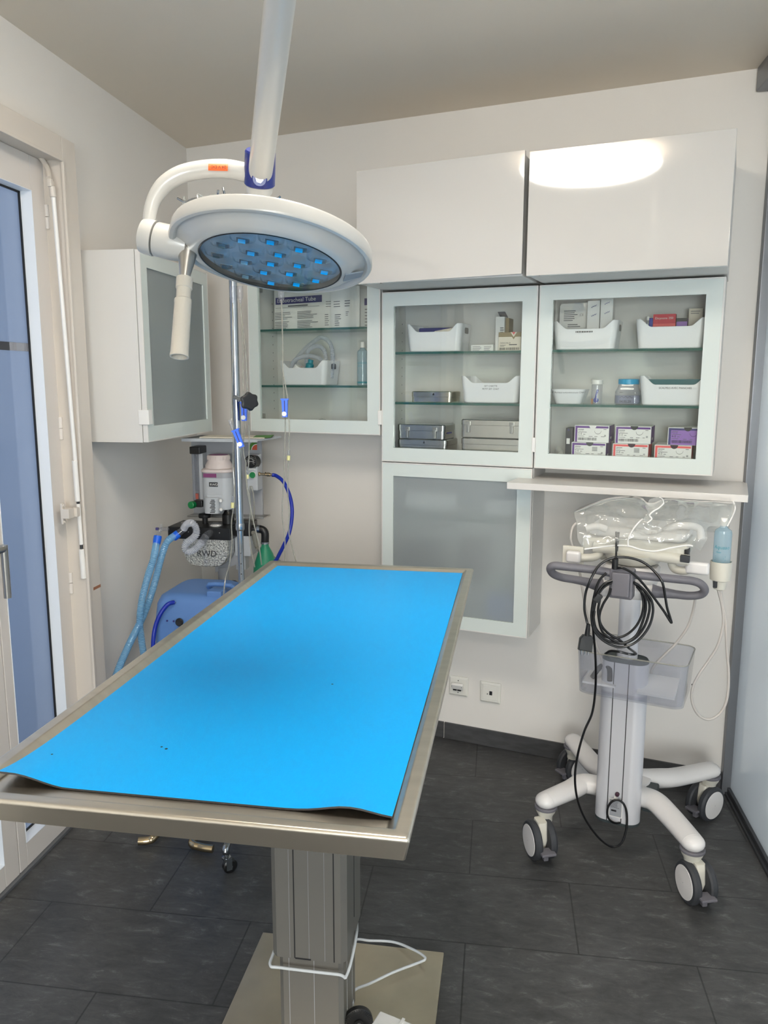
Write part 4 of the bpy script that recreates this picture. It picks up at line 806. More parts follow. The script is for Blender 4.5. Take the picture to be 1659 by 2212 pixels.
# ------------------------------------------------------------------ anaesthesia machine
AX, AY = -1.1, 3.0
t = thing('anaesthesia_machine', 'grey anaesthesia machine with vaporizer and black absorber block in the room corner', 'machine', (AX, AY, 0))
m = MB().box(-1.268, -.974, 3.045, 3.06, .975, 1.285, .003); bp = obj('back_panel', m, 'machine_grey', t)
m = MB(); o = Vector((-1.0120,3.0440,1.2494)); r_ = .029; m.disc(o + V(.022, 0, -.009), (-1, 0, 0), UP, .036, 14, 0, PI / 2); m.use(1).disc(o + V(.022, -.0004, -.009), (-1, 0, 0), UP, .0245, 14, 0, PI / 2); m.use(2).disc(o + V(.022, -.0008, -.009), (-1, 0, 0), UP, .0215, 14, 0, PI / 2)
m.use(3).lines((-1.0432,3.0440,1.2341), (1, 0, 0), UP, .026, .035, 5, .12, .1)
obj('printed_sign', m, ['green_print', 'paper', 'red_print', 'ink_grey'], bp, label='green and red quarter-circle print')
m = MB(); m.prism([(-1.262, 2.94), (-.955, 2.94), (-.93, 3.03), (-.92, 3.15), (-1.262, 3.15)], (0, 0, 1.283), (1, 0, 0), (0, 1, 0), UP, .007, .001); m.box(-1.262, -.955, 2.938, 2.942, 1.2785, 1.291, .001); obj('top_shelf', m, 'machine_light', t)
m = MB(); m.prism([(-1.27, 2.985), (-.95, 2.985), (-.945, 3.055), (-1.265, 3.055)], (0, 0, .972), (1, 0, 0), (0, 1, 0), UP, .006, .001); obj('tray', m, 'satin_metal', t)
# flowmeter
fa, fb = Vector((-1.2233,2.9900,1.2416)), Vector((-1.2195,2.9900,1.0412)); fx = fa.x
m = MB(); m.box(fx - .021, fx + .021, 2.97, 3.045, fa.z - .015, fa.z + .014, .003); fl = obj('flowmeter', m, 'black_plastic', t)
m = MB(); m.box(fx - .017, fx + .005, 2.978, 3.0, fb.z, fa.z - .014, .001); obj('flow_tube', m, 'clear_plastic', fl)
m = MB(); m.box(fx - .019, fx + .021, 3.0, 3.044, fb.z, fa.z - .014, .001); m.use(1)
for i in range(26): z = fb.z + .04 + i * .006; m.box(fx - .006, fx + (.004 if i % 5 else .008), 2.9765, 2.9775, z, z + .0007)
obj('scale_plate', m, ['machine_light', 'ink_grey'], fl)
m = MB(); m.cyl((fx - .004, 2.99, fb.z + .004), (fx - .004, 2.99, fb.z + .026), .0065, seg=14); obj('float', m, 'red_print', fl)
m = MB(); m.box(fx - .012, fx + .026, 2.965, 3.045, fb.z - .026, fb.z + .001, .004); m.use(1).lathe([(.013, 0), (.0145, .002), (.0145, .02), (.012, .022)], (fx - .01, 2.968, fb.z - .015), (-.25, -1, 0), 24); obj('flow_valve', m, ['black_plastic', 'green_knob'], fl, label='black valve with green knob')
# vaporizer
VX, VY = -1.122, 2.965; k = .062
m = MB(); rc = lambda s, z: [Vector((VX + x, VY + y, z)) for x, y in rrect(2 * s, 1.7 * s, s * .55)]
m.loops([rc(.058, 1.016), rc(.06, 1.02), rc(.06, 1.14)]); vp = obj('vaporizer', m, 'machine_light', t)
m = MB(); m.loops([rc(.0615, 1.14), rc(.0615, 1.161)]); m.use(1).box(VX - .045, VX + .008, VY - .0535, VY - .0515, 1.143, 1.158); obj('name_band', m, ['machine_grey', 'purple_label'], vp)
m = MB(); m.loops([rc(.0625, 1.161), rc(.064, 1.164), rc(.0625, 1.172), rc(.055, 1.176)]); m.lathe([(.053, 0), (.053, .012), (.047, .022), (.044, .028), (.043, .034), (.0425, .05), (.04, .052), (.039, .05)], (VX, VY, 1.175), UP, 48)
for i in range(44): a = 2 * PI * i / 44; m.obox((VX + .0435 * math.cos(a), VY + .0435 * math.sin(a), 1.216), (math.cos(a), math.sin(a), 0), (-math.sin(a), math.cos(a), 0), UP, .0012, .0014, .007)
m.use(1).lathe([(.037, 0), (.037, .0015)], (VX, VY, 1.2255), UP, 32); obj('dial', m, ['vaporizer_cream', 'purple_label'], vp, label='cream ribbed dial with purple top')
m = MB(); m.box(VX - .023, VX + .012, VY - .0522, VY - .051, 1.107, 1.124); m.use(1).text('RWD', (VX - .0195, VY - .0527, 1.1105), (1, 0, 0), UP, .0135); obj('badge', m, ['ink', 'paper'], vp, label='black badge with white letters')
m = MB(); m.loops([[Vector((VX - .012 + x, VY - .045 + y, z)) for x, y in rrect(.062, .06, .022)] for z in (1.004, 1.066)]); m.use(1); m.barcode((VX - .012, VY - .0755, 1.008), (1, 0, 0), UP, .02, .05) if 0 else None
for i in range(9): m.box(VX - .014 + .003 * (i % 3), VX + .006 + .002 * (i % 2), VY - .0756, VY - .0748, 1.008 + i * .006, 1.011 + i * .006)
m.use(0); m.loops([[Vector((VX - .005 + x, VY - .03 + y, z)) for x, y in rrect(.075, .05, .015)] for z in (1.066, 1.074)])
for z in (1.02, 1.055): m.use(2).lathe([(.006, 0), (.0065, .016), (.004, .02)], (VX + .024, VY - .058, z), (.4, -1, 0), 14)
obj('filler_block', m, ['machine_light', 'ink', 'plastic_white'], vp)
# valve block with gauge at the right
bx = -1.00646
m = MB().box(-1.016, -.972, 2.985, 3.045, 1.085, 1.19, .003); m.box(-1.02, -.974, 3.02, 3.045, 1.15, 1.225, .003); vb = obj('valve_block', m, 'machine_light', t)
m = MB(); o = Vector((-0.9901,2.9850,1.2001)); ax = V(-.16, -1, .1).normalized(); m.lathe([(.025, 0), (.0255, .003), (.0255, .038), (.023, .04), (.0225, .0385), (.001, .0385)], o - ax * .02, ax, 36); m.use(1); q = o + ax * .0191; x_ = R_ - ax * R_.dot(ax); x_.normalize(); y_ = ax.cross(x_)
m.tube([q + (x_ * math.cos(a) + y_ * math.sin(a)) * .012 for a in [-.6 + 4.3 * i / 14 for i in range(15)]], .0006, 4, 2)
for i in range(12): a = -.6 + 4.3 * i / 11; d = x_ * math.cos(a) + y_ * math.sin(a); m.obox(q + d * .0175, d, ax.cross(d), ax, .0018, .0004, .0003)
m.obox(q + x_ * .002, x_, y_, ax, .008, .0005, .0004); obj('pressure_gauge', m, ['black_plastic', 'paper'], vb, label='round black pressure gauge')
m = MB(); o = Vector((-0.9908,2.9830,1.1473)); m.lathe([(.014, 0), (.014, .004)], o, (0, -1, 0), 28); m.use(1).lathe([(.0118, .004), (.0125, .0055), (.0115, .009)], o, (0, -1, 0), 28); m.use(0).box(o.x - .017, o.x + .011, 2.983, 2.985, o.z + .019, o.z + .026); obj('flush_button', m, ['plastic_white', 'green_knob'], vb, label='green push button')
m = MB(); o = Vector((-0.9584,3.0000,1.1496)); m.cyl((-.973, 3.0, o.z), (-0.9169,3.0000,1.1468), .0055, seg=14); m.lathe([(.0085, 0), (.0085, .004)], (-0.9452,3.0000,1.1499), (1, 0, 0), 6); m.lathe([(.0078, 0), (.0078, .012)], (-0.9376,3.0000,1.1482), (1, 0, 0), 12); m.lathe([(.0085, 0), (.0085, .005)], (-.972, 3.0, o.z), (1, 0, 0), 14); obj('gas_fitting', m, 'brass_tube', vb)
# absorber
m = MB().box(-1.295, -1.042, 2.85, 3.0, .909, .956, .003); m.box(-1.07, -.985, 2.93, 3.01, .912, .966, .004)
m.use(1)
for x in (-1.21, -1.085): m.lathe([(.002, 0), (.002, .001)], (x, 2.8495, .938), (0, -1, 0), 8)
ab = obj('absorber_block', m, ['black_plastic', 'satin_metal'], t)
m = MB(); o = Vector((-1.1775,2.9300,0.9589)); m.lathe([(.011, -.012), (.011, .012), (.024, .014), (.0255, .018), (.0255, .026), (.022, .029)], (o.x, 2.94, .966), UP, 30); obj('knob', m, 'black_plastic', ab)
for q in ((-1.1182,2.9000,0.9642), (-1.2341,2.9000,0.9607)):
    m = MB(); m.lathe([(.0285, 0), (.029, .004), (.0265, .01), (.017, .0135), (.001, .0145)], (q[0], 2.9, .955), UP, 8); m.use(1).lathe([(.021, 0), (.021, .003)], (q[0], 2.9, .9555), UP, 24); obj('valve_dome', m, ['clear_plastic', 'plastic_white'], ab, label='clear domed valve cap')
m = MB(); o = Vector((-1.0848,2.9500,0.9859)); z0 = .958; m.lathe([(.024, 0), (.024, .035), (.018, .042), (.0145, .05), (.0145, .058)], (o.x, 2.95, z0), UP, 28); m.use(1).lathe([(.0145, .058), (.0145, .072), (.0125, .073), (.0125, .084)], (o.x, 2.95, z0), UP, 28); m.use(0).lathe([(.0155, .083), (.016, .085), (.016, .1), (.014, .102)], (o.x, 2.95, z0), UP, 28); obj('relief_valve', m, ['black_plastic', 'chrome'], ab)
m = MB(); m.tube([(-.99, 2.95, .938), (-.955, 2.95, .938), (-.937, 2.95, .925), (-.937, 2.95, .885)], .0155, 18, 6); m.use(1).lathe([(.0165, 0), (.0165, .012)], (-.967, 2.95, .938), (1, 0, 0), 18); m.lathe([(.0168, 0), (.0168, .008)], (-.937, 2.95, .88), UP, 18); obj('bag_elbow', m, ['black_plastic', 'chrome'], ab)
m = MB(); m.lathe([(.014, 0), (.015, -.012), (.03, -.04), (.047, -.09), (.05, -.15), (.043, -.21), (.025, -.26), (.012, -.275)], (-.937, 2.95, .882), UP, 30); obj('breathing_bag', m, 'green_bag', ab, label='green breathing bag')
m = MB(); cx_ = -1.148; pl = [(-.093, .092), (.093, .092), (.091, .03), (.082, .006), (.062, -.012), (.03, -.018), (-.03, -.018), (-.062, -.012), (-.08, .006), (-.088, .03)]
m.prism([(x, y + .818) for x, y in pl], (cx_, 2.858, 0), (1, 0, 0), UP, (0, 1, 0), .09, .004); m.use(1).prism([(x * 1.012, y * 1.0 + .8175) for x, y in pl], (cx_, 2.87, 0), (1, 0, 0), UP, (0, 1, 0), .07)
m.use(2).text('RWD', (cx_ - .035, 2.8572, .842), (1, 0, 0), UP, .034); m.use(1).box(cx_ - .006, cx_ + .006, 2.856, 2.86, .8, .905)
obj('absorber_canister', m, ['fleck_silver', 'clear_plastic', 'ink'], t, label='silver speckled canister with black letters')
m = MB(); m.box(-1.06, -1.02, 2.95, 3.0, .77, .91, .003); m.box(-1.055, -.99, 2.93, 3.01, .83, .912, .004); obj('bracket', m, 'machine_light', t)
m = MB(); m.cyl((-1.112, 2.95, .05), (-1.112, 2.95, .78), .022, seg=24); m.prism([(-1.14, .76), (-1.04, .8), (-1.02, .86), (-1.14, .86)], (0, 2.935, 0), (1, 0, 0), UP, (0, 1, 0), .03); obj('stand_pole', m, 'machine_grey', t)
m = MB(); m.lathe([(.034, 0), (.036, .004), (.036, .03), (.033, .034)], (-1.112, 2.95, .685), UP, 30); m.tube([(-1.085, 2.93, .705), (-1.13, 2.9, .725), (-1.2, 2.88, .7), (-1.215, 2.875, .69)], [.014, .011, .008, .007], 12, 5); m.tube([(-1.09, 2.94, .71), (-1.06, 2.93, .72), (-1.04, 2.92, .7)], [.012, .012, .01], 12, 5); obj('height_clamp', m, 'black_plastic', t, label='black height clamp with lever')
for sg, q in ((-1, ((-1.1185,2.2615,0.0300), (-1.1312,2.2433,0.0250), (-1.1633,2.2328,0.0250))), (1, ((-0.9853,2.2504,0.0300), (-0.9523,2.2347,0.0250), (-0.9080,2.2335,0.0220)))):
    m = MB().tube([(-1.112, 2.95, .06), (-1.1 + .02 * sg, 2.7, .03), (q[0][0], q[0][1] + .12, .03), q[0], q[1], q[2]], .013, 14, 6); obj('leg', m, 'brass_tube', t, label='bent metal foot tube')
m = MB(); 
for sg in (-1, 1): m.tube([(-1.112, 2.95, .06), (-1.112 + sg * .15, 3.02, .04), (-1.112 + sg * .2, 3.06, .02)], .014, 12, 5)
obj('rear_leg', m, 'brass_tube', t)
# papers lying on top
m = MB(); m.obox((-1.075, 3.04, 1.2925), V(1, .05, 0).normalized(), V(-.05, 1, 0).normalized(), UP, .13, .06, .002); m.use(1).obox((-.965, 3.05, 1.2945), V(1, .2, .02).normalized(), V(-.2, 1, 0).normalized(), UP, .035, .06, .0012); tag(obj('paper_sheets', m, ['paper_warm', 'green_print']), 'loose paper sheets lying on top of the anaesthesia machine', 'paper')
# breathing circuit
t = thing('breathing_hose', 'pale blue ribbed breathing hoses hanging from the anaesthesia machine', 'hose', (-1.3314,2.7500,0.6820))
m = MB(); m.tube([(-1.3195,2.8000,0.9024),(-1.2956,2.7200,0.8614),(-1.3253,2.7200,0.7803),(-1.3522,2.7200,0.6894),(-1.3639,2.7200,0.6073),(-1.3602,2.7200,0.5343),(-1.3513,2.7200,0.4518),(-1.3428,2.7200,0.3593)], .0125, 12, 12, corr=(.0062, .0013)); obj('hose', m, 'hose_blue', t)
m = MB(); m.tube([(-1.2562,2.8200,0.9258),(-1.2692,2.7800,0.9081),(-1.2943,2.7800,0.8480),(-1.3230,2.7800,0.7563),(-1.3601,2.7800,0.6538),(-1.3681,2.7200,0.5979),(-1.3682,2.6400,0.5516),(-1.3709,2.5600,0.4911),(-1.3755,2.5000,0.4265)], .0125, 12, 12, corr=(.0062, .0013)); obj('hose', m, 'hose_blue', t)
m = MB(); a, b = Vector((-1.3126,2.8000,0.9296)), Vector((-1.3151,2.7900,0.8974)); m.lathe([(.014, 0), (.0155, .004), (.0155, .02), (.0135, .034)], a, b - a, 20); m.use(1).lathe([(.006, 0), (.006, .02)], (-1.3021,2.8000,0.9533), a - b, 12); m.use(1).tube([(-1.2903,2.8400,0.9480), (-1.2992,2.8100,0.9534), (-1.3041,2.8000,0.9497), a], .008, 12, 4); m.use(2).obox((-1.3141,2.8000,0.9557), R_, F_, U_, .0055, .006, .0055, .002); obj('elbow_connector', m, ['blue_cuff', 'clear_plastic', 'navy'], t, label='clear elbow with blue cuff')
m = MB(); a, b = Vector((-1.2414,2.8300,0.9351)), Vector((-1.2641,2.8200,0.9165)); m.lathe([(.014, 0), (.016, .004), (.016, .022), (.014, .028)], a, b - a, 20); m.use(1).lathe([(.0135, 0), (.0125, .035)], a, a - b, 20); obj('cuff', m, ['blue_cuff', 'clear_plastic'], t, label='blue hose cuff')
m = MB(); m.tube([(-1.2201,2.8300,0.9539),(-1.2020,2.8200,0.9742),(-1.1730,2.8000,0.9822),(-1.1590,2.8000,0.9649),(-1.1581,2.8000,0.9417),(-1.1735,2.8000,0.9234),(-1.1964,2.8000,0.9065),(-1.2064,2.8000,0.8882),(-1.1978,2.8000,0.8723),(-1.1773,2.8000,0.8748),(-1.1564,2.8000,0.8899),(-1.1372,2.8000,0.9121)], .0125, 14, 12, corr=(.006, .0016)); obj('loop_hose', m, 'cloudy_tube', t, label='cloudy white ribbed hose loop')
m = MB(); a, b = Vector((-1.1410,2.8000,0.9084)), Vector((-1.1280,2.8300,0.9315)); m.lathe([(.0125, 0), (.0135, .003), (.0135, .022), (.0155, .024), (.0155, .032), (.0125, .033)], a, b - a, 20); m.cyl(b, (-1.1226,2.8550,0.9377), .014, seg=20); obj('loop_connector', m, 'clear_plastic', t)
m = MB(); m.tube([(-0.9169,3.0000,1.1468), (-0.9000,3.0000,1.1434), (-0.8646,2.9800,1.1210), (-0.8311,2.9500,1.0659), (-0.8165,2.9200,1.0075), (-0.8232,2.9000,0.9385), (-0.8482,2.9000,0.8832), (-0.8732,2.9000,0.8348), (-0.9006,2.9000,0.7711), (-.95, 2.9, .45), (-1.0, 2.86, .32), (-1.02, 2.806, .3)], .0072, 14, 10); tag(obj('oxygen_hose', m, 'blue_hose'), 'dark blue gas hose curving right of the anaesthesia machine', 'hose')
m = MB(); m.tube([(-0.9755,2.9300,0.9281),(-0.9838,2.9800,0.8713),(-0.9673,2.9800,0.8436),(-0.9333,2.9800,0.8260),(-0.8956,2.9800,0.8047),(-0.8582,2.9800,0.7721)], .0085, 10, 10, corr=(.0055, .0012)); tag(obj('scavenging_tube', m, 'clear_tube'), 'thin pale ribbed tube behind the far table edge beside the green bag', 'tube')
m = MB()
for q in ([(-0.9934,2.9700,1.1049),(-0.9851,2.9700,1.0592),(-0.9850,2.9700,0.9946),(-0.9938,2.9700,0.9479),(-1.0166,2.9700,0.8817),(-1.0317,2.9700,0.8246)], [(-0.9990,2.9700,1.1048),(-1.0005,2.9700,1.0496),(-0.9964,2.9700,0.9942),(-0.9941,2.9700,0.9385),(-0.9901,2.9700,0.8732)]): m.tube(q, .003, 8, 8)
tag(obj('gas_tube', m, 'clear_tube'), 'pair of thin clear tubes running down from the grey valve block', 'tube')

# ------------------------------------------------------------------ oxygen concentrator
t = thing('oxygen_concentrator', 'blue oxygen concentrator on the floor behind the operating table', 'machine', (-1.09, 2.66, 0))
m = MB(); cp = lambda k, z, dy=0: [Vector((-1.09 + x, 2.665 + dy + y, z)) for x, y in rrect(.27 - 2 * k, .27 - 2 * k, .035, 5)]
m.loops([cp(.004, .07), cp(0, .076), cp(0, .66), cp(.006, .735, .008), cp(.016, .76, .014), cp(.04, .772, .02)]); cs = obj('case', m, 'blue_case', t, sharp=50)
m = MB(); m.box(-1.035, -.98, 2.57, 2.62, .735, .785, .006); m.tube([(-1.05, 2.66, .765), (-1.05, 2.64, .79), (-.97, 2.64, .79), (-.97, 2.66, .765)], .009, 12, 3); obj('carry_grip', m, 'blue_case', cs)
m = MB(); o = Vector((-1.1197,2.5290,0.6802)); m.lathe([(.014, 0), (.0145, .004), (.011, .008)], o, (0, -1, .1), 20); m.use(1)
for q in ((-1.1657,2.5290,0.6830), (-1.1418,2.5290,0.6825)): m.lathe([(.0035, 0), (.0035, .001)], q, (0, -1, .05), 10)
obj('control_knob', m, ['black_plastic', 'navy'], t)
m = MB()
for sx in (-1, 1):
    for sy in (-1, 1): m.lathe([(.018, 0), (.02, .003), (.02, .017), (.018, .02)], (-1.09 + sx * .1 - .01, 2.665 + sy * .1, .025), (1, 0, 0), 20); m.cyl((-1.09 + sx * .1, 2.665 + sy * .1, .03), (-1.09 + sx * .1, 2.665 + sy * .1, .075), .008, seg=12)
obj('castor', m, 'rubber_dark', t)
m = MB(); m.lathe([(.004, 0), (.004, .012)], (-1.1409,2.5450,0.7450), (0, -1, .3), 12); m.use(1).tube([(-1.1420,2.5400,0.7480), (-1.1572,2.5200,0.7446), (-1.1749,2.5000,0.7180), (-1.1911,2.4900,0.6754), (-1.1975,2.4800,0.6232), (-1.1987,2.4800,0.5645), (-1.1899,2.4800,0.4635)], .0075, 12, 8); obj('outlet_hose', m, ['chrome', 'blue_hose'], t, label='short dark blue hose')

# ------------------------------------------------------------------ ultrasound cart
CE1 = V(.947, -.321, 0); CE2 = V(.321, .947, 0); CC = V(.427, 2.569, 0)
t = thing('ultrasound_cart', 'white ultrasound cart on four castors with a grey loop handle', 'cart', CC)
def cp_(x, y, z): return CC + CE1 * x + CE2 * y + UP * z
wheels = [(V(.133, 2.393, 0), V(-.93, -.36, 0), V(.15, 2.427, 0), 'fl'), (V(.579, 2.242, 0), V(-.95, -.3, 0), V(.566, 2.255, 0), 'fr'), (V(.713, 2.722, 0), V(.66, -.75, 0), V(.724, 2.725, 0), 'br'), (V(.283, 2.919, 0), V(.6, -.8, 0), V(.272, 2.88, 0), 'bl')]
legs = [[(.345, 2.535), (.28, 2.55), (.235, 2.51), (.15, 2.427)], [(.43, 2.50), (.49, 2.475), (.525, 2.40), (.566, 2.255)], [(.45, 2.61), (.54, 2.628), (.60, 2.655), (.724, 2.725)], [(.39, 2.63), (.345, 2.665), (.32, 2.72), (.272, 2.88)]]
for (wc, ax, le, nm), lg in zip(wheels, legs):
    ax = ax.normalized(); d = UP.cross(ax)
    z = .178
    m = MB(); m.tube([(x, y, z + .004 * (1 if i < 2 else 0)) for i, (x, y) in enumerate(lg)], [.04, .04, .038, .0345], 22, 8, flat=.75); m.ball(le + UP * z, .0345, .72, 22)
    m.use(1).lathe([(.0348, 0), (.0362, .002), (.0362, .0075), (.0348, .0095)], le + UP * (z - .026), UP, 28)
    lo = obj('leg', m, ['cart_white', 'cart_grey'], t)
    m = MB(); m.lathe([(.034, .03), (.03, .018), (.024, .008), (.022, 0), (.022, -.012)], le + UP * (z - .055), UP, 28)
    m.loops([[wc + d * (a) + ax * (b) + UP * h for a, b in rrect(l, .03, .008)] for h, l in ((.03, .03), (.07, .06), (.115, .05), (.128, .044))])
    co = obj('castor', m, 'cart_cream', lo)
    for sg in (1, -1):
        m = MB(); o = wc + UP * .0625 + ax * sg * .013
        m.lathe([(.045, 0), (.059, .001), (.0625, .006), (.0625, .017), (.0575, .0235), (.05, .025)], o, ax * sg, 40); m.use(1).lathe([(.05, .0235), (.0485, .0262), (.001, .0285)], o, ax * sg, 40, (0, 0))
        m.use(0); o2 = Vector(o); obj('wheel', m, ['rubber_tread', 'cart_white'], co)
    side = d if d.y < 0 else -d
    m = MB(); m.obox(wc + side * .058 + UP * .05, side, ax, UP, .02, .024, .0045, .003); m.obox(wc + side * .045 + UP * .035, side, ax, UP, .01, .008, .018, .003); obj('brake_pedal', m, 'cart_grey', co)
m = MB(); m.loops([[cp_(x - .012, y + .03, z) for x, y in rrect(.17 - k, .13 - k, .04)] for z, k in ((.142, .02), (.15, 0), (.185, 0), (.2, .02), (.205, .06))]); m.use(1)
m.prism(rrect(.13, .012, .006), cp_(.0, .086, .2), CE1, CE2, UP, .006); m.obox(cp_(.075, -.02, .165), CE1, CE2, UP, .02, .05, .03, .006)
obj('base_hub', m, ['cart_white', 'slate'], t)
KX, KY = V(.376, 2.437, 0).dot(CE1) - CC.dot(CE1), V(.376, 2.437, 0).dot(CE2) - CC.dot(CE2)
kc = cp_(KX, KY, 0)
def stad(hw, hd, z, n=10): return [kc + CE1 * x + CE2 * y + UP * z for x, y in rrect(2 * hw, 2 * hd, hd * .96, n)]
m = MB(); m.loops([stad(.0695, .038, .138), stad(.0695, .038, .662)]); m.use(1)
for x in (-.026, .018): m.obox(kc + CE1 * x - CE2 * .0378 + UP * .4, CE1, CE2, UP, .0013, .0006, .262)
co = obj('column', m, ['alu_light', 'ink'], t)
m = MB(); m.loops([stad(.0685, .037, .128), stad(.07, .0385, .131), stad(.07, .0385, .138)]); obj('column_foot_cap', m, 'slate', t); m = MB(); m.loops([stad(.07, .0385, .662), stad(.07, .0385, .667), stad(.066, .036, .673), stad(.06, .033, .671)]); obj('column_cap', m, 'slate', t)
m = MB(); o = kc - CE2 * .0385 + UP * .185; m.obox(o + CE1 * .0, CE1, CE2, UP, .021, .0005, .03); m.use(1).obox(o - CE2 * .0004, CE1, CE2, UP, .0185, .0003, .0275); m.use(2).lines(o - CE2 * .0008 - CE1 * .016 + UP * .0, CE1, UP, .028, .022, 6, .3); m.quad(o - CE2 * .0008 - CE1 * .013 - UP * .012, CE1, UP, 0, .016, 0, .006)
m.use(3).lathe([(.0065, 0), (.0065, .008), (.004, .011)], o + CE1 * .004 + UP * .05, -CE2, 18); m.use(4).obox(o - CE2 * .004 + CE1 * .0 + UP * .036, CE1, CE2, UP, .005, .005, .004, .001)
obj('rating_plate', m, ['plastic_white', 'machine_grey', 'ink', 'plum_dark', 'plastic_white'], co, label='small grey rating plate')
m = MB(); m.loops([[kc + CE1 * (x + .003) + CE2 * (y + .004) + UP * z for x, y in rrect(.062, .05, .024, 8)] for z in (.668, .92)]); obj('lift_pole', m, 'alu_light', t)
# clear tray behind the column
tf = Z_ = None
ta, tb, tc_ = Vector((0.2204,2.3907,0.7000)), Vector((0.5269,2.2876,0.7000)), Vector((0.5881,2.4891,0.7000))
tx = (tb - ta).normalized(); ty = UP.cross(tx); Wt = (tb - ta).length; Dt = (tc_ - tb).dot(ty)
def tr(k, z, g=0): return [ta + tx * (Wt / 2 + x) + ty * (Dt / 2 + y) + UP * (z - .70) for x, y in rrect(Wt - 2 * k, Dt - 2 * k, .03 - k * .5, 6)]
m = MB(); m.loops([tr(.02, .559), tr(.008, .566), tr(0, .70), tr(.003, .70), tr(.012, .57), tr(.022, .564)]); ob = obj('clear_tray', m, 'clear_plastic', t, label='clear plastic tray')
m = MB(); m.tube(tr(.0015, .70), .0022, 8, 1, closed=True); obj('tray_rim', m, 'clear_tube', ob)
m = MB(); m.obox(ta + tx * (Wt * .72) + ty * (Dt * .45) - UP * .105, tx, (ty + UP * .3).normalized(), (UP - ty * .3).normalized(), .055, .05, .004); m.obox(ta + tx * (Wt * .2) + ty * (Dt * .45) - UP * .112, tx, ty, UP, .05, .055, .003); tag(obj('booklet', m, 'paper'), 'pale booklets lying in the clear tray of the ultrasound cart', 'booklet')
m = MB(); m.tube([ta + tx * .04 + ty * .06 - UP * .1, ta + tx * .06 + ty * .09 - UP * .07, ta + tx * .09 + ty * .06 - UP * .06, ta + tx * .1 + ty * .03 - UP * .09], .008, 10, 6); tag(obj('coiled_lead', m, 'rubber_dark'), 'dark lead coiled at the left end of the clear tray', 'cable')
# handle
m = MB(); hb = 2.285
up_ = [(0.3286,2.2850,0.9710),(0.2961,2.2850,0.9733),(0.2586,2.2850,0.9793),(0.2116,2.2850,0.9831),(0.1691,2.2850,0.9862),(0.1430,2.2850,0.9879),(0.1315,2.2900,0.9831),(0.1300,2.3000,0.9719),(0.1397,2.3150,0.9561),(0.1640,2.3300,0.9433),(0.1983,2.3350,0.9371),(0.2303,2.3400,0.9308),(0.2576,2.3450,0.9230),(0.2800,2.3500,0.9175)]
m.tube(up_, [.0118] * 11 + [.0125, .016, .021], 18, 6)
dn_ = [(0.3277,2.2850,0.9712),(0.3763,2.2850,0.9684),(0.4272,2.2850,0.9650),(0.4777,2.2850,0.9617),(0.5217,2.2850,0.9581),(0.5459,2.2850,0.9497),(0.5581,2.2900,0.9327),(0.5514,2.3000,0.9162),(0.5238,2.3100,0.9082),(0.4877,2.3200,0.9080),(0.4500,2.3250,0.9105),(0.4224,2.3300,0.9121)]
m.tube(dn_, [.0118] * 9 + [.0125, .016, .021], 18, 6)
ha_ = obj('handle', m, 'cart_grey', t, label='dark grey loop handle')
m = MB(); a, b = Vector((0.2854,2.3650,0.9068)), Vector((0.4302,2.3350,0.9028)); m.lathe([(.022, 0), (.0245, .003), (.0245, .012), (.0235, .014), (.0235, (b - a).length - .014), (.0245, (b - a).length - .012), (.0245, (b - a).length - .003), (.022, (b - a).length)], a, b - a, 28); obj('handle_hub', m, 'cart_white', t)
m = MB(); c = Vector((0.3308,2.2800,0.9460)); m.obox(c, CE1, CE2, UP, .033, .022, .043, .006, 3); m.obox(c + UP * .0, CE1, CE2, UP, .026, .03, .036, .006); obj('handle_block', m, 'cart_grey', ha_)
# head that carries the machine
hc = Vector((0.4013,2.4500,0.9693)); hc = kc + CE2 * .02
m = MB(); m.loops([[hc + CE1 * x + CE2 * y + UP * z for x, y in rrect(a, b, .03, 5)] for z, a, b in ((.895, .06, .05), (.905, .15, .1), (.955, .16, .11), (.962, .15, .1))]); m.use(1)
m.lathe([(.06, 0), (.075, .008), (.09, .028), (.092, .036)], hc + UP * .962 + CE2 * .02, UP, 40); m.use(2).lathe([(.0605, -.0005), (.0605, .003)], hc + UP * .961 + CE2 * .02, UP, 40)
m.obox(hc + CE2 * (-.055) + CE1 * .012 + UP * .99, CE1, CE2, UP, .009, .004, .004, .001)
obj('swivel_head', m, ['cart_white', 'cart_cream', 'black_plastic'], t)
# probe holder, left
m = MB(); m.obox((0.2061,2.4600,0.9817), CE1, CE2, UP, .033, .006, .03, .004); m.use(1).obox((0.2052,2.4300,0.9839), CE1, CE2, UP, .0225, .011, .0185, .009, 4); m.use(0).tube([(0.2214,2.4400,0.9794), (0.2627,2.4400,0.9823), (0.2825,2.4500,0.9924), (0.2893,2.4700,1.0117)], .0125, 16, 6); m.tube([(0.2943,2.5000,0.9731), (0.3124,2.4900,0.9818), (0.3184,2.5000,0.9976)], .0105, 14, 5)
obj('probe_holder', m, ['cart_cream', 'cart_white'], t)
m = MB(); m.use(1).obox((0.5540,2.3750,0.9756), CE1, CE2, UP, .0335, .012, .0185, .009, 4); m.use(0).tube([(0.4927,2.4300,1.0057), (0.4889,2.4100,0.9831), (0.4959,2.4000,0.9660), (0.5164,2.3900,0.9621), (0.5359,2.3850,0.9683)], .0125, 16, 6)
gc = Vector((0.6311,2.4200,0.9298)); gz = 0.98882
m.lathe([(.006, -.03), (.017, -.025), (.021, 0), (.0285, .003), (.0305, .03), (.0305, gz - gc.z), (.0285, gz - gc.z), (.0275, .03), (.025, .008), (.001, .006)], gc, UP, 36); m.use(2).obox(gc + V(-.016, -.014, -.008), CE1, CE2, UP, .006, .005, .011, .002)
obj('gel_holder', m, ['cart_cream', 'cart_white', 'rubber_dark'], t)
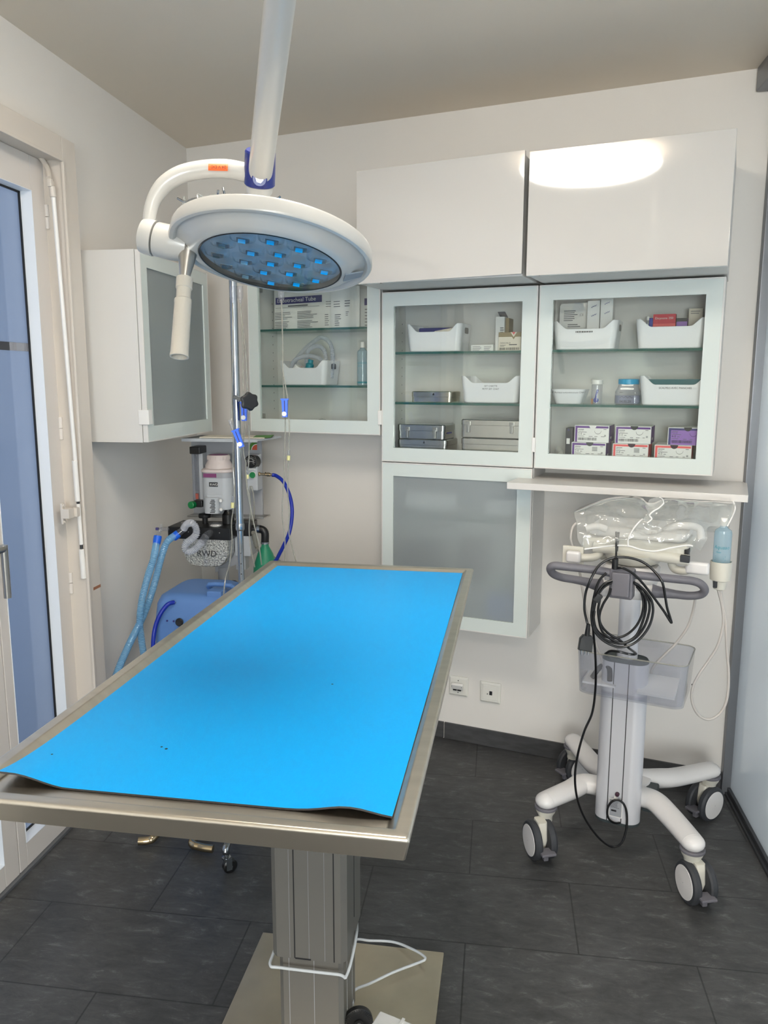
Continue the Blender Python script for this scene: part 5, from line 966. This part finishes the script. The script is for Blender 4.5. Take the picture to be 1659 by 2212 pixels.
gel_bottle('gel_bottle', 'clear gel bottle with teal print standing in the holder of the ultrasound cart', gc + UP * .0095, 0.18013, .0245, 'Aquaso', 'clear', CE1, -CE2, False)
# the machine itself, under its cover
t = thing('ultrasound_machine', 'white portable ultrasound machine lying under a crumpled clear cover', 'machine', kc + CE2 * .1 + UP * .998)
uc = kc + CE2 * .10 + CE1 * .005
m = MB(); m.loops([[uc + CE1 * x + CE2 * y + UP * z for x, y in rrect(.31 - k, .23 - k, .03, 5)] for z, k in ((.9985, .02), (1.004, 0), (1.03, 0), (1.038, .015))]); m.use(1).obox(uc + CE1 * .152 - CE2 * .09 + UP * 1.016, CE1, CE2, UP, .006, .02, .012, .002); bd = obj('body', m, ['cart_cream', 'black_plastic'], t)
m = MB(); a, b = Vector((0.2622,2.4500,1.0149)), Vector((0.5313,2.3720,0.9976)); d = (b - a).normalized(); m.lathe([(.012, 0), (.0165, .004), (.0165, (b - a).length - .004), (.012, (b - a).length)], a + UP * .0, d, 24); m.use(1).obox(b - d * .012 - CE2 * .012 + UP * .006, d, CE2, UP, .013, .008, .01, .002); obj('carry_bar', m, ['cart_cream', 'rubber_dark'], t)
m = MB(); m.loops([[uc + CE1 * x + CE2 * (y + .02) + UP * z for x, y in rrect(.29 - k, .2 - k, .03, 5)] for z, k in ((1.04, .01), (1.046, 0), (1.066, 0), (1.072, .02))]); obj('lid', m, 'cart_white', t)
m = MB()
for q in ([(0.2412,2.4700,1.0654),(0.2755,2.4700,1.0736),(0.3034,2.4700,1.0658)], [(0.4509,2.4500,1.0527),(0.4915,2.4600,1.0777),(0.5311,2.4600,1.0860),(0.5715,2.4600,1.0773),(0.5778,2.4500,1.0469)]): m.tube(q, .011, 14, 6)
m.tube([(0.4330,2.4400,1.0541),(0.4377,2.4400,1.0656),(0.4511,2.4400,1.0660),(0.4583,2.4400,1.0804)], .006, 10, 6); obj('probe', m, 'cart_white', t)
m = MB(); m.tube([(0.3341,2.4300,1.0643),(0.3328,2.4300,1.0358),(0.3274,2.4000,1.0134)], .0035, 8, 6); obj('strap', m, 'rubber_dark', t)
# crumpled clear dust cover
t = thing('dust_cover', 'crumpled clear plastic dust cover with white piping over the ultrasound machine', 'cover', uc + UP * 1.0)
rows = [[(0.2276,2.3450,1.0273),(0.2774,2.3450,1.0359),(0.3165,2.3450,1.0414),(0.3517,2.3450,1.0412),(0.3886,2.3450,1.0315),(0.4276,2.3450,1.0287),(0.4783,2.3450,1.0414),(0.5225,2.3450,1.0484),(0.5514,2.3450,1.0331)],
 [(0.2083,2.3500,1.0547),(0.2639,2.3500,1.0538),(0.3160,2.3500,1.0652),(0.3546,2.3500,1.0760),(0.3941,2.3500,1.0649),(0.4326,2.3500,1.0689),(0.4771,2.3500,1.0772),(0.5213,2.3500,1.0854),(0.5669,2.3500,1.0665)],
 [(0.2058,2.3900,1.0960),(0.2656,2.3900,1.1089),(0.3260,2.3900,1.0995),(0.3755,2.3900,1.0871),(0.4131,2.3900,1.0744),(0.4517,2.3900,1.0866),(0.4895,2.3900,1.1085),(0.5407,2.3900,1.1168),(0.5805,2.3900,1.0961)],
 [(0.2013,2.4100,1.1121),(0.2670,2.4100,1.1252),(0.3343,2.4100,1.1186),(0.3878,2.4100,1.1118),(0.4274,2.4100,1.1129),(0.4797,2.4100,1.1185),(0.5320,2.4100,1.1159),(0.5974,2.4100,1.1067),(0.6367,2.4100,1.0969)],
 [(0.2062,2.4600,1.1210),(0.2892,2.5000,1.1486),(0.3442,2.5000,1.1572),(0.3992,2.5000,1.1557),(0.4344,2.5000,1.1379),(0.4810,2.5000,1.1563),(0.5487,2.5000,1.1523),(0.6158,2.5000,1.1497),(0.6675,2.4600,1.1544)],
 [(0.2523,2.6600,1.1020),(0.3153,2.6600,1.1191),(0.3666,2.6600,1.1266),(0.4251,2.6600,1.1265),(0.4620,2.6600,1.1167),(0.5124,2.6600,1.1226),(0.5844,2.6600,1.1199),(0.6558,2.6600,1.1187),(0.7125,2.6600,1.1172)],
 [(0.2655,2.7200,1.0229),(0.3265,2.7200,1.0216),(0.3793,2.7200,1.0264),(0.4398,2.7200,1.0203),(0.4771,2.7200,1.0215),(0.5289,2.7200,1.0278),(0.6030,2.7200,1.0238),(0.6765,2.7200,1.0198),(0.7273,2.7200,1.0214)]]
R1 = [smooth_path(r, 10) for r in rows]; cols = [smooth_path([R1[j][i] for j in range(len(R1))], 9) for i in range(len(R1[0]))]
from mathutils import noise
def crumple(q, u):
    n1 = noise.noise(q * 14); n2 = noise.noise(q * 31 + V(3, 1, 7))
    return q + (V(0, -1, .25)) * (.02 * (.5 - abs(n1)) + .012 * (.4 - abs(n2))) * u
m = MB(); nr = len(cols[0]); m.loops([[crumple(cols[i][j], min(1, j / 5)) for j in range(nr)] for i in range(len(cols))], (0, 0), False); obj('film', m, 'film', t, sharp=80)
m = MB(); m.tube([q + V(0, -.003, 0) for q in R1[0][:-8]], .0024, 8, 2)
m.tube([(0.3503,2.3350,1.0419),(0.3493,2.3350,1.0610),(0.3549,2.3350,1.0789),(0.3682,2.3600,1.0924),(0.3820,2.3700,1.1075),(0.3935,2.3800,1.1157)], .0022, 8, 5)
m.tube([(0.4038,2.3600,1.1072),(0.4161,2.3600,1.1198),(0.4090,2.3600,1.1305),(0.4199,2.3600,1.1431),(0.4348,2.3600,1.1530),(0.4469,2.3600,1.1668)], .0022, 8, 3); m.tube([(0.4469,2.3600,1.1668),(0.4424,2.3600,1.1788),(0.4331,2.3600,1.1840)], .0012, 6, 3)
m.tube([(0.6630,2.4600,1.1626),(0.6642,2.4400,1.1449),(0.6527,2.4200,1.1245),(0.6354,2.4000,1.0973)], .0022, 8, 5); obj('piping', m, 'plastic_white', t, label='white piping')
pts = [(0.3906,2.3620,1.1174),(0.4068,2.3620,1.1055),(0.4177,2.3620,1.1195),(0.4093,2.3620,1.1316),(0.4473,2.3620,1.1665),(0.4360,2.3620,1.1852),(0.4095,2.3620,1.1750),(0.3977,2.3620,1.1544),(0.4078,2.3620,1.1342)]
m = MB(); m.loops([[Vector(q) for q in pts[:5]], [Vector(q) + V(0, .012, 0) for q in (pts[8], pts[8], pts[7], pts[6], pts[5])]], (0, 0), False); obj('flap', m, 'film', t)
# black mains cord coiled on the handle
t = thing('mains_cord', 'black mains cord coiled over the grey handle of the ultrasound cart', 'cord', (0.3319,2.2600,0.8957))
m = MB(); r = .0036
m.tube([(0.2398,2.2500,0.8209),(0.2337,2.2550,0.8390),(0.2264,2.2550,0.8734),(0.2280,2.2550,0.9179),(0.2376,2.2500,0.9539),(0.2486,2.2550,0.9775),(0.2648,2.2650,1.0001),(0.2923,2.2700,1.0171),(0.3241,2.2700,1.0231),(0.3586,2.2700,1.0195),(0.3885,2.2680,1.0078),(0.4159,2.2620,0.9849),(0.4348,2.2520,0.9592),(0.4456,2.2550,0.9178),(0.4531,2.2550,0.8841),(0.4667,2.2550,0.8444),(0.4607,2.2550,0.8502),(0.4434,2.2550,0.8763),(0.4165,2.2550,0.9116),(0.3813,2.2480,0.9556),(0.3547,2.2460,0.9815),(0.3366,2.2500,0.9919),(0.3231,2.2520,0.9962),(0.3097,2.2620,0.9924)], r, 10, 8)
m.tube([(0.3013,2.2620,0.9511),(0.2812,2.2620,0.9380),(0.2659,2.2620,0.9177),(0.2567,2.2620,0.8877),(0.2536,2.2620,0.8528),(0.2598,2.2620,0.8182),(0.2735,2.2620,0.7989),(0.2926,2.2620,0.7886),(0.3183,2.2620,0.7875),(0.3457,2.2620,0.7977),(0.3699,2.2620,0.8213),(0.3844,2.2620,0.8517),(0.3896,2.2620,0.8839),(0.3857,2.2620,0.9132),(0.3753,2.2620,0.9371),(0.3609,2.2620,0.9511)], r, 10, 8)
m.tube([(0.3001,2.2550,0.9577),(0.2776,2.2550,0.9470),(0.2583,2.2550,0.9143),(0.2508,2.2550,0.8745),(0.2488,2.2550,0.8397),(0.2581,2.2550,0.8128),(0.2826,2.2550,0.7867),(0.3110,2.2550,0.7757),(0.3412,2.2550,0.7748),(0.3726,2.2550,0.7939),(0.3938,2.2550,0.8272),(0.4042,2.2550,0.8671),(0.4037,2.2550,0.8964),(0.3907,2.2550,0.9275),(0.3738,2.2550,0.9462),(0.3574,2.2550,0.9552)], r, 10, 8)
m.tube([(0.2827,2.2520,0.9796),(0.2650,2.2500,0.9600),(0.2539,2.2500,0.9253),(0.2477,2.2500,0.8808),(0.2469,2.2500,0.8461),(0.2554,2.2500,0.8118),(0.2775,2.2500,0.7855),(0.3061,2.2500,0.7696),(0.3341,2.2500,0.7649),(0.3658,2.2500,0.7766),(0.3919,2.2500,0.8040),(0.4084,2.2500,0.8369),(0.4143,2.2500,0.8739),(0.4093,2.2500,0.9029),(0.3945,2.2500,0.9266),(0.3754,2.2500,0.9451),(0.3590,2.2500,0.9541)], r, 10, 8)
m.tube([(0.2972,2.2600,0.9343),(0.2914,2.2600,0.9120),(0.2786,2.2600,0.8868),(0.2706,2.2600,0.8592),(0.2717,2.2600,0.8344),(0.2843,2.2600,0.8126),(0.3037,2.2600,0.7961),(0.3252,2.2600,0.7848),(0.3420,2.2600,0.7719),(0.3566,2.2600,0.7590),(0.3925,2.3600,0.7101),(0.3773,2.3700,0.7039),(0.3478,2.3700,0.7096),(0.3222,2.3800,0.7079),(0.3109,2.3850,0.6989),(0.3092,2.3900,0.6930)], r, 10, 8)
m.tube([(0.2683,2.2560,0.8997),(0.2650,2.2560,0.8700),(0.2687,2.2560,0.8404),(0.2770,2.2560,0.8110),(0.2941,2.2560,0.7919),(0.3203,2.2560,0.7784),(0.3436,2.2560,0.7771),(0.3703,2.2560,0.7960),(0.3828,2.2560,0.8214),(0.3924,2.2560,0.8564),(0.3953,2.2560,0.8859),(0.3892,2.2560,0.9150),(0.3673,2.2560,0.9432)], r, 10, 8)
m.tube([(0.2541,2.2500,0.8677),(0.2517,2.2500,0.8334),(0.2557,2.2600,0.7959),(0.2637,2.2800,0.7478),(0.2711,2.3000,0.6844),(0.2765,2.3300,0.6010),(0.2714,2.3400,0.5228),(0.2507,2.3400,0.4617),(0.2346,2.3400,0.3852),(0.2293,2.3400,0.3086),(0.2390,2.3400,0.2403),(0.2630,2.3450,0.1776),(0.2981,2.3500,0.1232),(0.3288,2.3600,0.0886),(0.3589,2.3700,0.0711),(0.3834,2.3700,0.0878),(0.3954,2.3720,0.1350),(0.3949,2.3750,0.1802),(0.3866,2.3760,0.2101),(0.3708,2.3780,0.2247),(0.3514,2.3780,0.2214),(0.3383,2.3780,0.2014),(0.3368,2.3780,0.1731),(0.3464,2.3800,0.1539),(0.3652,2.3900,0.1404),(0.3835,2.4000,0.1394)], r, 10, 8)
obj('cable', m, 'black_cord', t)
m = MB(); m.cyl((0.3059,2.2620,1.0195), (0.3060,2.2620,0.9900), .0088, seg=18, bev=.001); m.tube([(0.3233,2.4000,1.0696), (0.3169,2.3400,1.0466), (0.3087,2.2700,1.0339), (0.3072,2.2620,1.0169)], .0032, 10, 5); obj('cable_sleeve', m, 'black_plastic', t)
m = MB(); o = Vector((0.2610,2.2470,0.9083)); m.obox(o, V(.5, 0, .85).normalized(), V(0, 1, 0), V(-.85, 0, .5).normalized(), .012, .011, .009, .002); obj('cable_tie', m, 'black_plastic', t)
m = MB(); a, b = Vector((0.2385,2.2450,0.8301)), Vector((0.2361,2.2450,0.7956)); m.cyl(a, b, .0055, .0075, seg=14)
pc = Vector((0.2332,2.2450,0.7734)); px1 = (R_ + U_ * -.12).normalized(); pz = (U_ + R_ * .12).normalized()
m.prism([(-.0195, -.021), (.0195, -.024), (.0195, .012), (.012, .024), (-.01, .024), (-.0185, .012)], pc + F_ * -.008, px1, pz, F_, .017, .002); obj('plug', m, 'black_plastic', t, label='black three-pin mains plug')
m = MB()
for k in (-.0095, 0, .0095): m.cyl(pc + px1 * k - pz * .021, pc + px1 * k - pz * .034, .0019, seg=10)
obj('plug_pin', m, 'chrome', t)
# grey probe leads
m = MB(); m.tube([(0.6337,2.4200,0.9100),(0.6420,2.4200,0.8649),(0.6551,2.4200,0.8082),(0.6649,2.4200,0.7220),(0.6762,2.4200,0.6349),(0.6760,2.4200,0.5610),(0.6603,2.4200,0.5152),(0.6296,2.4200,0.4921),(0.5991,2.4200,0.5035),(0.5779,2.4200,0.5395),(0.5737,2.4200,0.5841),(0.5884,2.4200,0.6295),(0.6147,2.4200,0.6782),(0.6381,2.4200,0.7278),(0.6495,2.4200,0.7935),(0.6430,2.4200,0.8506),(0.6261,2.4200,0.9069)], .0042, 12, 8); tag(obj('probe_lead', m, 'grey_cord'), 'grey probe lead hanging in a long loop below the gel holder', 'cable')
m = MB(); m.tube([(0.5611,2.4000,0.8881),(0.5633,2.4300,0.8296),(0.5549,2.4500,0.7720),(0.5285,2.4700,0.7122),(0.4963,2.4700,0.6729),(0.4743,2.4700,0.6460),(0.4634,2.4800,0.6204),(0.4608,2.4800,0.5912)], .0042, 12, 8); tag(obj('probe_lead', m, 'grey_cord'), 'grey probe lead running from the handle down into the clear tray', 'cable')
m = MB(); m.tube([(0.2113,2.4700,1.0819),(0.2000,2.4600,1.0660),(0.1968,2.4550,1.0334),(0.2092,2.4700,0.9943),(0.2253,2.4700,0.9433),(0.2339,2.4500,0.8970),(0.2447,2.4500,0.8383),(0.2615,2.4500,0.7720),(0.2823,2.4500,0.7131),(0.3029,2.4500,0.6614),(0.3144,2.4500,0.6241)], .0036, 12, 8); tag(obj('probe_lead', m, 'grey_cord'), 'thin grey probe lead at the left of the cart behind the black cord', 'cable')

# ------------------------------------------------------------------ sockets and small wall marks
def plate(name, label, s0, z0, k, kind):
    t = thing(name, label, 'socket', w(s0 + k / 2, 0, z0))
    m = MB(); m.F = lambda q: q; c = w(s0 + k / 2, .0005, z0 + k / 2)
    def rg(h, n, r=.004): return [c + WS * x + UP * y + WN * n for x, y in rrect(2 * h, 2 * h, r)]
    m.loops([rg(k / 2, 0), rg(k / 2, .006), rg(k / 2 - .008, .011), rg(k / 2 - .0085, .0105)]); obj('plate', m, 'socket_white', t)
    m = MB()
    if kind == 'power':
        m.obox(c + WN * .02 + UP * .004, WS, (WN - UP * .5).normalized(), (UP + WN * .5).normalized(), .025, .007, .013, .002); m.use(1)
        for x in (-.011, .008): m.obox(c + WN * .017 - UP * .012 + WS * x, WS, WN, UP, .0075, .005, .003)
        for z in (.026, -.026): m.lathe([(.0022, 0), (.0022, .001)], c + WN * .0108 + UP * z, WN, 10)
        for x in (-.022, .021): m.obox(c + WN * .029 + UP * .006 + WS * x, WS, WN, UP, .0005, .0008, .003)
        obj('socket_insert', m, ['plastic_white', 'black_plastic'], t)
    else:
        m.loops([rg(k / 2 - .013, .0105), rg(k / 2 - .014, .0115)]); m.use(1).obox(c + WN * .0115 + WS * .004, WS, WN, UP, .006, .0008, .0085); m.lathe([(.0022, 0), (.0022, .001)], c + WN * .0115 - WS * .01 - UP * .005, WN, 10)
        obj('socket_insert', m, ['socket_white', 'ink'], t)
plate('wall_socket', 'white wall socket with a tilted insert, half hidden by the table edge', .222, .204, .084, 'power')
plate('wall_socket', 'cream square wall socket with one small dark port, right of the half hidden one', .358, .196, .088, 'data')
m = MB(); m.lathe([(.0038, 0), (.0038, .0012)], w(1.175, 0, .397), WN, 14); tag(obj('wall_hole', m, 'ink'), 'small dark disc drawn for a hole in the wall right of the clear tray', 'wall_hole')  # flat dark disc stands in for the darkness of a small hole
for o in bpy.data.objects:
    if '_o' in o: del o['_o']
